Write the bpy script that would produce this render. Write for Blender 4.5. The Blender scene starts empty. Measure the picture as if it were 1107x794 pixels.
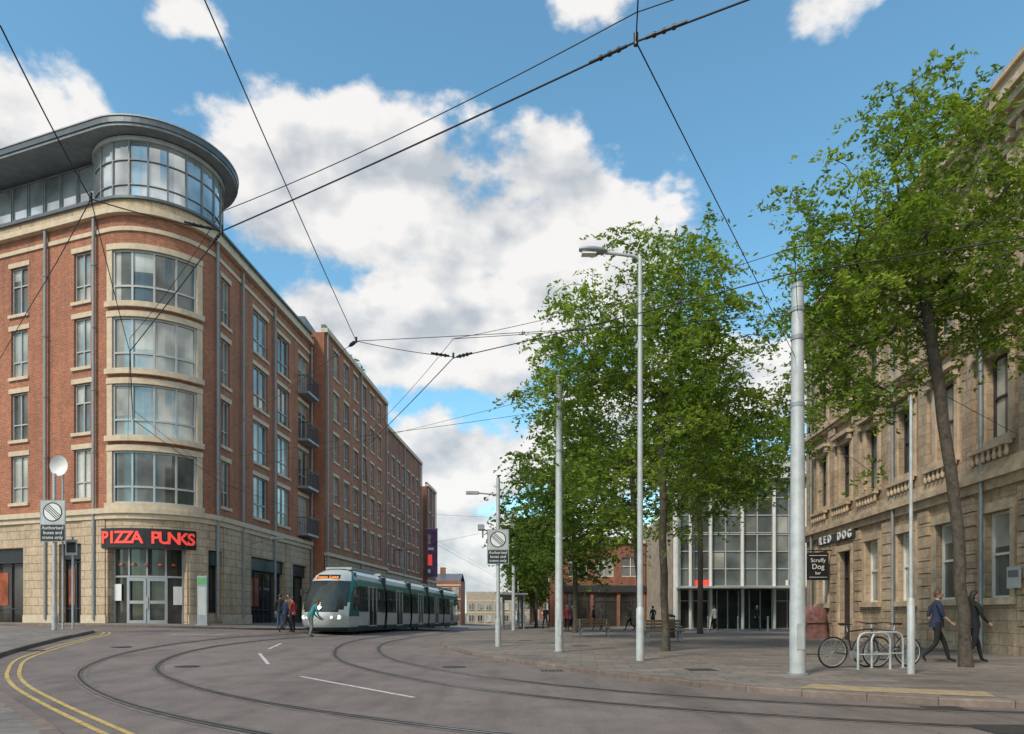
import bpy, bmesh, math, random
import numpy as np
from mathutils import Vector, Matrix, noise
from mathutils.geometry import delaunay_2d_cdt
random.seed(7)
sc = bpy.context.scene
COL = sc.collection

# ------------------------------------------------------------------ materials
def nn(nt, t, **kw):
    n = nt.nodes.new(t)
    for k, v in kw.items():
        setattr(n, k, v)
    return n
def newmat(name):
    m = bpy.data.materials.new(name); m.use_nodes = True
    nt = m.node_tree; nt.nodes.clear()
    out = nn(nt, 'ShaderNodeOutputMaterial'); b = nn(nt, 'ShaderNodeBsdfPrincipled')
    nt.links.new(b.outputs[0], out.inputs[0])
    return m, nt, b
def noisetex(nt, vec, scale, detail=4, rough=.6):
    n = nn(nt, 'ShaderNodeTexNoise'); n.inputs['Scale'].default_value = scale
    n.inputs['Detail'].default_value = detail; n.inputs['Roughness'].default_value = rough
    if vec is not None: nt.links.new(vec, n.inputs['Vector'])
    return n.outputs['Fac']
def ramp(nt, fac, stops):
    r = nn(nt, 'ShaderNodeValToRGB'); e = r.color_ramp.elements
    while len(e) < len(stops): e.new(.5)
    for i, (p, c) in enumerate(stops):
        e[i].position = p; e[i].color = (c[0], c[1], c[2], 1) if hasattr(c, '__len__') else (c, c, c, 1)
    nt.links.new(fac, r.inputs[0]); return r.outputs[0]
def mulc(nt, a, b, fac=1.0, mode='MULTIPLY'):
    m = nn(nt, 'ShaderNodeMix', data_type='RGBA', blend_type=mode)
    m.inputs[0].default_value = fac
    for inp, v in ((m.inputs[6], a), (m.inputs[7], b)):
        if hasattr(v, 'is_linked'): nt.links.new(v, inp)
        else: inp.default_value = (v[0], v[1], v[2], 1)
    return m.outputs[2]
def bumpn(nt, h, strength, dist=.02):
    b = nn(nt, 'ShaderNodeBump'); b.inputs['Strength'].default_value = strength
    b.inputs['Distance'].default_value = dist; nt.links.new(h, b.inputs['Height']); return b.outputs[0]
def pmat(name, col, rough=.6, metal=0, var=.25, scale=2.0, emit=0, spec=.5, bump=0):
    m, nt, b = newmat(name)
    tc = nn(nt, 'ShaderNodeTexCoord').outputs['Object']
    f = noisetex(nt, tc, scale, 3, .65)
    c = ramp(nt, f, [(.3, [x*(1-var) for x in col]), (.7, [min(1, x*(1+var)) for x in col])])
    nt.links.new(c, b.inputs['Base Color'])
    b.inputs['Roughness'].default_value = rough; b.inputs['Metallic'].default_value = metal
    b.inputs['Specular IOR Level'].default_value = spec
    if emit:
        b.inputs['Emission Color'].default_value = (*col, 1); b.inputs['Emission Strength'].default_value = emit
    if bump:
        f2 = noisetex(nt, tc, scale*12, 3, .6)
        nt.links.new(bumpn(nt, f2, bump), b.inputs['Normal'])
    return m
def brickmat(name, c1, c2, mort, bw, rh, ms, rough=.85, bump=.4, off=.5, stain=.3, use='UV', rot=0, nscale=.5, smooth=.1, streak=0):
    m, nt, b = newmat(name)
    tcn = nn(nt, 'ShaderNodeTexCoord')
    mp = nn(nt, 'ShaderNodeMapping'); mp.inputs['Rotation'].default_value = (0, 0, rot)
    nt.links.new(tcn.outputs['UV' if use == 'UV' else 'Object'], mp.inputs[0])
    br = nn(nt, 'ShaderNodeTexBrick'); br.offset = off
    nt.links.new(mp.outputs[0], br.inputs['Vector'])
    for k, v in (('Color1', c1), ('Color2', c2), ('Mortar', mort)): br.inputs[k].default_value = (*v, 1)
    br.inputs['Scale'].default_value = 1; br.inputs['Mortar Size'].default_value = ms
    br.inputs['Brick Width'].default_value = bw; br.inputs['Row Height'].default_value = rh
    br.inputs['Mortar Smooth'].default_value = smooth
    f = noisetex(nt, tcn.outputs['Object'], nscale, 5, .65)
    s = ramp(nt, f, [(.3, 1-stain), (.68, 1+stain*.5)])
    c = mulc(nt, br.outputs['Color'], s)
    f2 = noisetex(nt, tcn.outputs['Object'], 7, 3, .7)
    c = mulc(nt, c, ramp(nt, f2, [(.3, .78), (.7, 1.17)]))
    if streak:
        ms_ = nn(nt, 'ShaderNodeMapping'); ms_.inputs['Scale'].default_value = (1.6, 1.6, .12)
        nt.links.new(tcn.outputs['Object'], ms_.inputs[0])
        c = mulc(nt, c, ramp(nt, noisetex(nt, ms_.outputs[0], 1.2, 4, .6), [(.35, 1-streak), (.55, 1.0)]))
    nt.links.new(c, b.inputs['Base Color']); b.inputs['Roughness'].default_value = rough
    inv = nn(nt, 'ShaderNodeMath', operation='SUBTRACT'); inv.inputs[0].default_value = 1
    nt.links.new(br.outputs['Fac'], inv.inputs[1])
    nt.links.new(bumpn(nt, inv.outputs[0], bump, .02), b.inputs['Normal'])
    return m
def glassmat(name, col, metal=.55, rough=.04, wob=.05):
    m, nt, b = newmat(name)
    tc = nn(nt, 'ShaderNodeTexCoord').outputs['Object']
    f = noisetex(nt, tc, .45, 3, .5)
    c = ramp(nt, f, [(.35, [x*.55 for x in col]), (.65, [min(1, x*1.4) for x in col])])
    nt.links.new(c, b.inputs['Base Color'])
    b.inputs['Metallic'].default_value = metal; b.inputs['Roughness'].default_value = rough
    f2 = noisetex(nt, tc, .9, 1, .5)
    nt.links.new(bumpn(nt, f2, wob, .1), b.inputs['Normal'])
    return m

BRICK = brickmat('red_brick', (.45, .145, .066), (.33, .095, .048), (.40, .27, .19), .235, .078, .009, stain=.2, streak=.18)
BRICK2 = brickmat('old_brick', (.38, .12, .062), (.27, .085, .048), (.30, .21, .16), .235, .078, .009, stain=.28, streak=.2)
STONE = brickmat('cream_stone', (.58, .44, .30), (.52, .385, .255), (.25, .185, .13), .9, .42, .014, stain=.2, bump=.7, streak=.2)
TRIM = pmat('stone_trim', (.58, .465, .335), .8, var=.15, scale=3)
SAND = brickmat('sandstone_blocks', (.54, .40, .275), (.44, .315, .21), (.24, .18, .12), .75, .36, .010, stain=.36, bump=.6, nscale=.8, streak=.3)
SANDT = pmat('sandstone_trim', (.50, .38, .265), .85, var=.3, scale=2.2, bump=.3)
G1 = glassmat('window_glass_dark', (.17, .18, .17), .5)
G2 = glassmat('window_glass_mid', (.36, .37, .34), .5)
G3 = glassmat('window_glass_blind', (.47, .47, .42), .3, .12)
BLIND = glassmat('window_blind', (.46, .45, .40), .12, .2, 0)
GDRUM = glassmat('drum_glass', (.50, .52, .52), .62, wob=.02)
GS = glassmat('shop_glass', (.07, .065, .06), .3)
GE = glassmat('entrance_glass', (.20, .23, .225), .45)
FRAME = pmat('grey_frame', (.42, .43, .42), .5, var=.1)
FRAMEW = pmat('white_frame', (.7, .69, .66), .5, var=.1)
FRAMED = pmat('dark_frame', (.04, .04, .045), .45, var=.2)
ROOFM = pmat('roof_metal', (.11, .125, .14), .4, .3, var=.15)
ROOFT = pmat('roof_felt', (.12, .12, .12), .9)
PIPE = pmat('downpipe_grey', (.26, .28, .29), .5, var=.1)
GALV = pmat('galvanised_steel', (.45, .465, .46), .5, .15, var=.16, scale=4)
GALVD = pmat('painted_steel_grey', (.28, .30, .31), .5, .2, var=.15, scale=4)
BLACK = pmat('black_paint', (.018, .018, .02), .4, var=.2)
WHITE = pmat('white_paint', (.74, .74, .72), .5, var=.05)
REDL = pmat('red_letters', (.85, .07, .05), .4, emit=.5, var=.05)
ORNG = pmat('orange_panel', (.30, .075, .03), .6, var=.6, scale=1.2)
WIRE = pmat('wire_black', (.012, .012, .014), .6)
DOORG = pmat('grey_door', (.33, .35, .36), .45, var=.08)
STEEL = pmat('rail_steel', (.30, .29, .28), .35, .8, var=.3, scale=6)
GROOVE = pmat('rail_groove', (.035, .033, .032), .8)
YEL = pmat('yellow_line', (.46, .33, .11), .8, var=.4, scale=8)
MWHITE = pmat('road_paint_white', (.50, .49, .46), .8, var=.4, scale=9)
KERB = brickmat('kerb_granite', (.22, .165, .135), (.165, .125, .105), (.07, .06, .05), .9, 5, .008, stain=.3)
BARK = pmat('bark', (.085, .068, .052), .9, var=.5, scale=9, bump=.6)
PURP = pmat('purple_banner', (.13, .06, .15), .6, var=.5, scale=1.5)
BEIGE = pmat('beige_render', (.40, .34, .27), .8)
TACT = brickmat('tactile_paving', (.42, .31, .19), (.38, .28, .17), (.25, .19, .12), .4, .4, .012, use='OBJ', off=0, stain=.15)

def asphaltmat():
    m, nt, b = newmat('asphalt')
    tc = nn(nt, 'ShaderNodeTexCoord').outputs['Object']
    big = noisetex(nt, tc, .16, 5, .6); mid = noisetex(nt, tc, 1.3, 5, .7); fine = noisetex(nt, tc, 45, 3, .75)
    c = ramp(nt, big, [(.3, (.142, .115, .103)), (.5, (.180, .148, .133)), (.7, (.212, .176, .158))])
    c = mulc(nt, c, ramp(nt, mid, [(.25, .72), (.5, 1.0), (.75, 1.14)]))
    c = mulc(nt, c, ramp(nt, fine, [(.3, .62), (.7, 1.36)]))
    mp = nn(nt, 'ShaderNodeMapping'); mp.inputs['Scale'].default_value = (.9, .12, 1); mp.inputs['Rotation'].default_value = (0, 0, .5)
    nt.links.new(tc, mp.inputs[0]); st = noisetex(nt, mp.outputs[0], 1.6, 4, .6)
    c = mulc(nt, c, ramp(nt, st, [(.32, .72), (.5, 1.0)]))
    sp_ = noisetex(nt, tc, 5.5, 2, .4)
    c = mulc(nt, c, ramp(nt, sp_, [(.26, .62), (.32, 1.0)]))
    nt.links.new(c, b.inputs['Base Color']); b.inputs['Roughness'].default_value = .8
    nt.links.new(bumpn(nt, fine, .5, .012), b.inputs['Normal'])
    return m
ASPH = asphaltmat()
PAVE = brickmat('plaza_paving', (.245, .205, .178), (.165, .142, .127), (.09, .08, .07), .75, .45, .012, use='OBJ', stain=.36, rot=.1, bump=.25, nscale=.3)
PAVE2 = brickmat('pavement_slabs', (.225, .198, .175), (.175, .155, .14), (.08, .075, .07), .6, .6, .012, use='OBJ', stain=.32, rot=-.3, bump=.25, nscale=.3)

def leafmat(name, dark, light):
    m, nt, b = newmat(name)
    geo = nn(nt, 'ShaderNodeNewGeometry')
    c = ramp(nt, geo.outputs['Random Per Island'], [(0, dark), (1, light)])
    tc = nn(nt, 'ShaderNodeTexCoord').outputs['Object']
    c = mulc(nt, c, ramp(nt, noisetex(nt, tc, .7, 1, .6), [(.35, (.62, .70, .66)), (.65, (1.22, 1.18, 1.05))]))
    nt.links.new(c, b.inputs['Base Color']); b.inputs['Roughness'].default_value = .6
    b.inputs['Specular IOR Level'].default_value = .25
    tr = nn(nt, 'ShaderNodeBsdfTranslucent'); nt.links.new(mulc(nt, c, (1.5, 1.5, .9)), tr.inputs[0])
    mx = nn(nt, 'ShaderNodeMixShader'); mx.inputs[0].default_value = .5
    nt.links.new(b.outputs[0], mx.inputs[1]); nt.links.new(tr.outputs[0], mx.inputs[2])
    out = [n for n in nt.nodes if n.type == 'OUTPUT_MATERIAL'][0]
    nt.links.new(mx.outputs[0], out.inputs[0]); return m
LEAF = leafmat('leaf_green', (.115, .185, .028), (.27, .345, .06))
LEAFD = leafmat('leaf_green_dark', (.075, .135, .028), (.18, .25, .05))

# ------------------------------------------------------------------ mesh builder
class MB:
    def __init__(s): s.v = []; s.f = []; s.m = []; s.uv = []; s.sm = []; s.mats = []
    def mi(s, m):
        if m not in s.mats: s.mats.append(m)
        return s.mats.index(m)
    def face(s, pts, m, uv=None, smooth=False):
        b = len(s.v); s.v.extend([tuple(p) for p in pts]); s.f.append(tuple(range(b, b+len(pts))))
        s.m.append(s.mi(m)); s.uv.append(uv); s.sm.append(smooth)
    def hexa(s, p, m):
        b = len(s.v); s.v.extend([tuple(q) for q in p]); k = s.mi(m)
        for f in ((3, 2, 1, 0), (4, 5, 6, 7), (0, 1, 5, 4), (1, 2, 6, 5), (2, 3, 7, 6), (3, 0, 4, 7)):
            s.f.append(tuple(b+i for i in f)); s.m.append(k); s.uv.append(None); s.sm.append(False)
    def box(s, x0, x1, y0, y1, z0, z1, m, M=None):
        p = [Vector(q) for q in ((x0,y0,z0),(x1,y0,z0),(x1,y1,z0),(x0,y1,z0),(x0,y0,z1),(x1,y0,z1),(x1,y1,z1),(x0,y1,z1))]
        if M is not None: p = [M @ q for q in p]
        s.hexa(p, m)
    def grid(s, rows, m, closed=False, smooth=True, mf=None):
        b = len(s.v); n = len(rows[0])
        for r in rows: s.v.extend([tuple(p) for p in r])
        for i in range(len(rows)-1):
            for j in range(n if closed else n-1):
                j2 = (j+1) % n
                s.f.append((b+i*n+j, b+i*n+j2, b+(i+1)*n+j2, b+(i+1)*n+j))
                s.m.append(s.mi(mf(i, j) if mf else m)); s.uv.append(None); s.sm.append(smooth)
    def tube(s, pts, rad, m, n=8, caps=True, flat=None):
        pts = [Vector(p) for p in pts]
        if not hasattr(rad, '__len__'): rad = [rad]*len(pts)
        rows = []; ref = None
        for i, p in enumerate(pts):
            t = (pts[min(i+1, len(pts)-1)] - pts[max(i-1, 0)]).normalized()
            if ref is None:
                ref = Vector((0, 0, 1)) if abs(t.z) < .9 else Vector((1, 0, 0))
            a = t.cross(ref).normalized(); c = a.cross(t).normalized(); ref = c
            rows.append([p + (a*math.cos(q)+c*math.sin(q)*(flat or 1))*rad[i] for q in [2*math.pi*k/n for k in range(n)]])
        s.grid(rows, m, closed=True)
        if caps:
            s.face(rows[0], m); s.face(rows[-1][::-1], m)
    def make(s, name, parent=None):
        me = bpy.data.meshes.new(name); me.from_pydata(s.v, [], s.f)
        for m in s.mats: me.materials.append(m)
        me.polygons.foreach_set('material_index', s.m); me.polygons.foreach_set('use_smooth', s.sm)
        ul = me.uv_layers.new(name='UVMap'); data = []
        for p, uv in zip(me.polygons, s.uv):
            if uv is None:
                n = p.normal
                if abs(n.z) > .7: uv = [(s.v[i][0], s.v[i][1]) for i in p.vertices]
                else:
                    L = math.hypot(n.x, n.y) or 1; tx, ty = -n.y/L, n.x/L
                    uv = [(s.v[i][0]*tx+s.v[i][1]*ty, s.v[i][2]) for i in p.vertices]
            for q in uv: data.extend(q)
        ul.data.foreach_set('uv', data); me.update()
        o = bpy.data.objects.new(name, me); COL.objects.link(o)
        if parent: o.parent = parent
        return o
class Group:
    def __init__(s, name): s.name = name; s.parts = {}; s.extra = []
    def __getitem__(s, k):
        if k not in s.parts: s.parts[k] = MB()
        return s.parts[k]
    def done(s, M=None):
        e = bpy.data.objects.new(s.name, None); COL.objects.link(e)
        for k, mb in s.parts.items():
            if mb.f: mb.make(k, e)
        for o in s.extra: o.parent = e
        if M is not None: e.matrix_world = M
        s.e = e; return e
def single(name, mb, M=None):
    o = mb.make(name)
    if M is not None: o.matrix_world = M
    return o

# ------------------------------------------------------------------ terrain
def sst(u):
    u = max(0, min(1, u)); return u*u*(3-2*u)
def G(x, y):
    return .72*sst((-x-3)/16)*sst((y-5)/28) - .02*max(0, min(60, y-45))*sst((2-x)/6)
def cr(pts, n=8):
    out = []
    P = [Vector(p) for p in pts]
    for i in range(len(P)-1):
        p0 = P[max(i-1, 0)]; p1 = P[i]; p2 = P[i+1]; p3 = P[min(i+2, len(P)-1)]
        for k in range(n):
            t = k/n
            out.append(.5*((2*p1)+(p2-p0)*t+(2*p0-5*p1+4*p2-p3)*t*t+(3*p1-p0-3*p2+p3)*t**3))
    out.append(P[-1]); return out
def frange(a, b, st):
    r = []
    while a < b-1e-6: r.append(a); a += st
    r.append(b); return r
mb = MB()
xs = [-3000, -900, -300, -120, -70]+frange(-50, 50, 1)+[70, 120, 300, 900, 3000]
ys = [-3000, -900, -300, -100, -40]+frange(-12, 115, 1)+[150, 220, 400, 1000, 3500]
mb.grid([[(x, y, G(x, y)-.035) for x in xs] for y in ys], pmat('ground_dull', (.15, .14, .125), .9, var=.2, scale=.5), smooth=True)
single('ground', mb)
mb = MB()
mb.grid([[(x, y, G(x, y)) for x in frange(-49, 30, .5)] for y in frange(-8, 112, .5)], ASPH, smooth=True)
single('road', mb)
PH = .10
def pavement(name, kerbpts, closepts, mat, step=1.0):
    kp = [(p.x, p.y) for p in kerbpts]; poly = kp + closepts
    A = sum(poly[i][0]*poly[(i+1) % len(poly)][1]-poly[(i+1) % len(poly)][0]*poly[i][1] for i in range(len(poly)))
    def inside(x, y):
        c = False; j = len(poly)-1
        for i in range(len(poly)):
            xi, yi = poly[i]; xj, yj = poly[j]
            if (yi > y) != (yj > y) and x < (xj-xi)*(y-yi)/(yj-yi)+xi: c = not c
            j = i
        return c
    x0 = min(p[0] for p in poly); x1 = max(p[0] for p in poly); y0 = min(p[1] for p in poly); y1 = max(p[1] for p in poly)
    pts = [Vector(p) for p in poly]
    for x in frange(x0+.31, x1, step):
        for y in frange(y0+.37, y1, step):
            if inside(x, y): pts.append(Vector((x, y)))
    r = delaunay_2d_cdt(pts, [], [list(range(len(poly)))], 1, 1e-5)
    vs, fs = r[0], r[2]
    mb = MB(); b = mb.mi(mat)
    mb.v = [(v.x, v.y, G(v.x, v.y)+PH) for v in vs]
    for f in fs:
        a = [vs[i] for i in f]
        ar = sum(a[i].x*a[(i+1) % len(a)].y-a[(i+1) % len(a)].x*a[i].y for i in range(len(a)))
        mb.f.append(tuple(f) if ar > 0 else tuple(f)[::-1]); mb.m.append(b); mb.uv.append(None); mb.sm.append(True)
    single(name, mb)
    sgn = 1 if A > 0 else -1
    kb = MB(); s = 0
    rows = []
    for i, p in enumerate(kp):
        a = kp[max(i-1, 0)]; c = kp[min(i+1, len(kp)-1)]
        tx, ty = c[0]-a[0], c[1]-a[1]; L = math.hypot(tx, ty) or 1; tx /= L; ty /= L
        nx, ny = -ty*sgn, tx*sgn
        if i: s += math.hypot(p[0]-kp[i-1][0], p[1]-kp[i-1][1])
        g = G(*p)
        rows.append(((p[0]-nx*.012, p[1]-ny*.012, g-.03), (p[0]-nx*.012, p[1]-ny*.012, g+PH-.012), (p[0], p[1], g+PH+.005),
                     (p[0]+nx*.16, p[1]+ny*.16, g+PH+.005), (p[0]+nx*.16, p[1]+ny*.16, g+PH-.03), s))
    for i in range(len(rows)-1):
        r0, r1 = rows[i], rows[i+1]
        for j in range(4):
            q = [r0[j], r1[j], r1[j+1], r0[j+1]]
            uv = [(r0[5], j*.1+.02), (r1[5], j*.1+.02), (r1[5], j*.1+.12), (r0[5], j*.1+.12)]
            if sgn < 0: q = q[::-1]; uv = uv[::-1]
            kb.face(q, KERB, uv)
    single('kerb', kb)
plaza_k = cr([(-.5, 110), (-1.5, 80), (-2.6, 60), (-3.3, 45), (-3.5, 35.6), (-2.9, 28), (-1.57, 21.9), (-.34, 18.7), (1.3, 15.3), (2.57, 13), (3.9, 11.2), (5.3, 10.1), (6.9, 9.3), (10, 8.6), (16, 8.1), (40, 7.6)])
pavement('plaza_pavement', plaza_k, [(48, 7.6), (48, 110)], PAVE)
left_k = cr([(38, 1.0), (12, 1.3), (3, 1.9), (-.8, 3.3), (-3.1, 5.2), (-4.9, 7.3), (-7.2, 9.8), (-9.4, 12.2), (-11.2, 14.5), (-12.9, 17.3), (-14.6, 21.8), (-15.5, 24.8), (-16.1, 26.3), (-17.4, 27.0), (-20, 27.9), (-26, 29.9), (-47, 37)])
pavement('corner_pavement', left_k, [(-47, -7), (38, -7)], PAVE2)

# ------------------------------------------------------------------ facade paths
class Path:
    def __init__(s): s.seg = []; s.L = 0
    def line(s, a, b):
        l = math.hypot(b[0]-a[0], b[1]-a[1]); s.seg.append(('l', s.L, s.L+l, a, b)); s.L += l; return s
    def arc(s, c, R, p0, p1):
        l = R*math.radians(p1-p0); s.seg.append(('a', s.L, s.L+l, c, R, p0)); s.L += l; return s
    def ev(s, t):
        g = s.seg[0]
        for q in s.seg:
            if t >= q[1]-1e-9: g = q
        if g[0] == 'l':
            a, b = g[3], g[4]; l = g[2]-g[1]; hx, hy = (b[0]-a[0])/l, (b[1]-a[1])/l; k = t-g[1]
            return a[0]+hx*k, a[1]+hy*k, hy, -hx
        ph = math.radians(g[5])+(t-g[1])/g[4]
        return g[3][0]+g[4]*math.sin(ph), g[3][1]-g[4]*math.cos(ph), math.sin(ph), -math.cos(ph)
    def P(s, t, z, d=0):
        x, y, nx, ny = s.ev(t); return Vector((x+nx*d, y+ny*d, z))
    def cuts(s, a, b, extra=()):
        S = {round(a, 5), round(b, 5)}
        for g in s.seg:
            for e in (g[1], g[2]):
                if a < e < b: S.add(round(e, 5))
            if g[0] == 'a':
                n = max(1, int((g[2]-g[1])/.3))
                for i in range(n+1):
                    e = g[1]+(g[2]-g[1])*i/n
                    if a+.02 < e < b-.02: S.add(round(e, 5))
        for e in extra:
            if a < e < b: S.add(round(e, 5))
        return sorted(S)
def fb(mb, path, s0, s1, z0, z1, d0, d1, m):
    c = path.cuts(s0, s1)
    for a, b in zip(c[:-1], c[1:]):
        if b-a < 1e-4: continue
        p = [path.P(a, z0, d1), path.P(b, z0, d1), path.P(b, z0, d0), path.P(a, z0, d0)]
        mb.hexa(p+[Vector((q.x, q.y, z1)) for q in p], m)
def wall(mb, path, s0, s1, z0, z1, holes, m, d=0, recess=.2, mrev=None):
    S = path.cuts(s0, s1, [h[0] for h in holes]+[h[1] for h in holes])
    Z = sorted({z0, z1, *[min(z1, max(z0, h[2])) for h in holes], *[min(z1, max(z0, h[3])) for h in holes]})
    for a, b in zip(S[:-1], S[1:]):
        if b-a < 1e-4: continue
        for za, zb in zip(Z[:-1], Z[1:]):
            cs, cz = (a+b)/2, (za+zb)/2
            if any(h[0] < cs < h[1] and h[2] < cz < h[3] for h in holes): continue
            mb.face([path.P(a, za, d), path.P(b, za, d), path.P(b, zb, d), path.P(a, zb, d)], m, [(a, za), (b, za), (b, zb), (a, zb)])
    mr = mrev or m
    for h in holes:
        a, b, za, zb = h[:4]
        za = max(za, z0); zb = min(zb, z1)
        mb.face([path.P(a, za, d), path.P(a, zb, d), path.P(a, zb, d-recess), path.P(a, za, d-recess)][::-1], mr)
        mb.face([path.P(b, za, d), path.P(b, zb, d), path.P(b, zb, d-recess), path.P(b, za, d-recess)], mr)
        C = path.cuts(a, b)
        for u, w in zip(C[:-1], C[1:]):
            mb.face([path.P(u, za, d), path.P(w, za, d), path.P(w, za, d-recess), path.P(u, za, d-recess)], mr)
            mb.face([path.P(u, zb, d), path.P(w, zb, d), path.P(w, zb, d-recess), path.P(u, zb, d-recess)][::-1], mr)
RW = random.Random(99)
def window(g, path, a, b, za, zb, nv=2, hs=(), fm=FRAME, gm=None, d=0, recess=.2, fw=.06, key='', blind=.3):
    if gm is not None and gm in (GS, GE, GDRUM): blind = 0
    gm = gm or random.choice([G1, G1, G2, G2, G3])
    C = path.cuts(a, b); gl = g['window_glass'+key]; fr = g['window_frames'+key]; dd = d-recess+.03
    for u, w in zip(C[:-1], C[1:]):
        gl.face([path.P(u, za, dd), path.P(w, za, dd), path.P(w, zb, dd), path.P(u, zb, dd)], gm)
    if blind:
        for i in range(nv):
            if RW.random() < blind:
                p0 = a+(b-a)*i/nv; p1 = a+(b-a)*(i+1)/nv; zl = zb-(zb-za)*RW.choice((.25, .4, .6, 1.0))
                if RW.random() < .3: p1 = p0+(p1-p0)*.4; zl = za
                cc = path.cuts(p0, p1)
                for u, w in zip(cc[:-1], cc[1:]):
                    gl.face([path.P(u, zl, dd+.003), path.P(w, zl, dd+.003), path.P(w, zb, dd+.003), path.P(u, zb, dd+.003)], BLIND)
    for i in range(nv+1):
        c = a+(b-a)*i/nv; c0 = max(a+.002, c-fw/2 if 0 < i < nv else (c if i == 0 else c-fw))
        fb(fr, path, c0, min(b-.002, c0+fw), za+.002, zb-.002, dd+.005, dd+.07, fm)
    for z in [za+.002, zb-fw-.002]+[za+(zb-za)*h for h in hs]:
        fb(fr, path, a+.004, b-.004, z, z+fw, dd+.008, dd+.065, fm)
def closebody(g, path, s0, s1, back, z0, z1, mw, mr, zr=None):
    c = path.cuts(s0, s1); pts = [path.P(t, 0, -.02) for t in c]+[Vector((b[0], b[1], 0)) for b in back]
    n = len(c); zr = zr or z1
    for i in range(n-1, len(pts)):
        a = pts[i]; b = pts[(i+1) % len(pts)]
        g['side_walls'].face([(a.x, a.y, z0), (b.x, b.y, z0), (b.x, b.y, z1), (a.x, a.y, z1)], mw)
    g['roof'].face([(p.x, p.y, zr) for p in pts], mr)
def textmesh(txt, size, ext, mat, name, bold=0.0):
    cu = bpy.data.curves.new('t', 'FONT'); cu.body = txt; cu.size = size; cu.extrude = ext; cu.offset = bold
    cu.align_x = 'CENTER'; cu.align_y = 'CENTER'
    o = bpy.data.objects.new('t', cu); COL.objects.link(o)
    me = bpy.data.meshes.new_from_object(o.evaluated_get(bpy.context.evaluated_depsgraph_get())); bpy.data.objects.remove(o)
    me.materials.clear(); me.materials.append(mat)
    ob = bpy.data.objects.new(name, me); COL.objects.link(ob); return ob
def frameM(p, t, n, up=Vector((0, 0, 1))):
    M = Matrix(((t.x, up.x, n.x, p.x), (t.y, up.y, n.y, p.y), (t.z, up.z, n.z, p.z), (0, 0, 0, 1))); return M
def pathtext(g, path, s, z, d, txt, size, mat, sp, name='sign_letters', bold=0.0):
    s0 = s-sp*(len(txt)-1)/2
    for i, ch in enumerate(txt):
        if ch == ' ': continue
        t = s0+i*sp; x, y, nx, ny = path.ev(t)
        o = textmesh(ch, size, .02, mat, name, bold)
        o.matrix_world = frameM(Vector((x+nx*d, y+ny*d, z)), Vector((-ny, nx, 0)), Vector((nx, ny, 0)))
        g.extra.append(o)

# ------------------------------------------------------------------ brick corner building
R = 3.2; C = (-18.4, 35.87); dL = (.943, -.333)
T1 = (C[0]+R*math.sin(math.radians(-19.45)), C[1]-R*math.cos(math.radians(-19.45)))
T2 = (C[0]+R*math.sin(math.radians(86)), C[1]-R*math.cos(math.radians(86)))
PB = Path().line((T1[0]-18*dL[0], T1[1]-18*dL[1]), T1).arc(C, R, -19.45, 86).line(T2, (T2[0]+.07*12.9, T2[1]+12.9))
SA = PB.seg[1][1]; SB = PB.seg[2][1]; SE = PB.L
g = Group('brick_corner_building')
W = g['walls']; ZG = 6.25; ZT = 20.3
holes = []; wins = []
cols = [(1.6, 2.7), (4.7, 5.8), (8.2, 9.3), (11.45, 12.65), (15.86, 16.97), (24.05, 24.95), (27.8, 29.7), (31.2, 33.0)]
for k in range(4):
    for a, b in cols:
        holes.append((a, b, 6.9+3.2*k, 9.3+3.2*k)); wins.append((a, b, 6.9+3.2*k, 9.3+3.2*k, 2))
    holes.append((SE-2.2, SE-.5, 6.75+3.2*k, 9.3+3.2*k)); wins.append((SE-2.2, SE-.5, 6.75+3.2*k, 9.3+3.2*k, 2))
bay = (SA+.38, SA+4.25)
bh = [(bay[0], bay[1], 6.55+3.2*k, 9.05+3.2*k) for k in range(4)]
wall(W, PB, 0, SE, ZG, ZT, holes+bh, BRICK)
for a, b, z0, z1, n in wins:
    window(g, PB, a, b, z0, z1, n, (.32,) if random.random() < .6 else (.6,))
    fb(g['stone_trim'], PB, a-.12, b+.12, z0-.16, z0-.003, -.05, .09, TRIM)
    fb(g['stone_trim'], PB, a-.15, b+.15, z1+.003, z1+.24, -.05, .035, TRIM)
for k in range(4):
    a, b, z0, z1 = bh[k]
    window(g, PB, a, b, z0, z1, 4, (.30,), gm=[G3, G2, G2, G1][k] if k else G1, recess=.12, fw=.09, blind=.35)
    fb(g['stone_trim'], PB, a-.3, b+.3, z0-.26, z0-.003, -.05, .22, TRIM)
    fb(g['stone_trim'], PB, a-.3, b+.3, z1+.003, z1+.28, -.05, .10, TRIM)
    fb(g['stone_trim'], PB, a-.3, a-.003, z0, z1, -.05, .06, TRIM)
    fb(g['stone_trim'], PB, b+.003, b+.3, z0, z1, -.05, .06, TRIM)
fb(g['cornice'], PB, 0, SE, ZT+.002, ZT+.28, -.3, .28, TRIM)
fb(g['cornice'], PB, 0, SE, ZT-.75, ZT-.55, -.02, .07, TRIM)
fb(g['cornice'], PB, 0, SE, ZT+.283, ZT+.75, -.3, .04, STONE)
fb(g['cornice'], PB, 0, SE, ZT+.753, ZT+.88, -.35, .16, ROOFM)
fb(g['cornice'], PB, 0, SE, ZG-.45, ZG-.2, -.02, .16, TRIM)
fb(g['cornice'], PB, 0, SE, ZG-.197, ZG+.05, -.02, .26, TRIM)
gf = [(1, 3.6, .6, 4.6), (5, 8.4, .6, 4.6), (9.7, 12.4, .6, 4.6), (14.9, 16.4, .6, 4.7), (SA+.12, SA+3.75, .6, 4.5), (SA+4.9, SA+6.0, 1.3, 4.5),
      (27.4, 32.2, .6, 4.55), (33.5, 36.0, .6, 4.55)]
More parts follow.
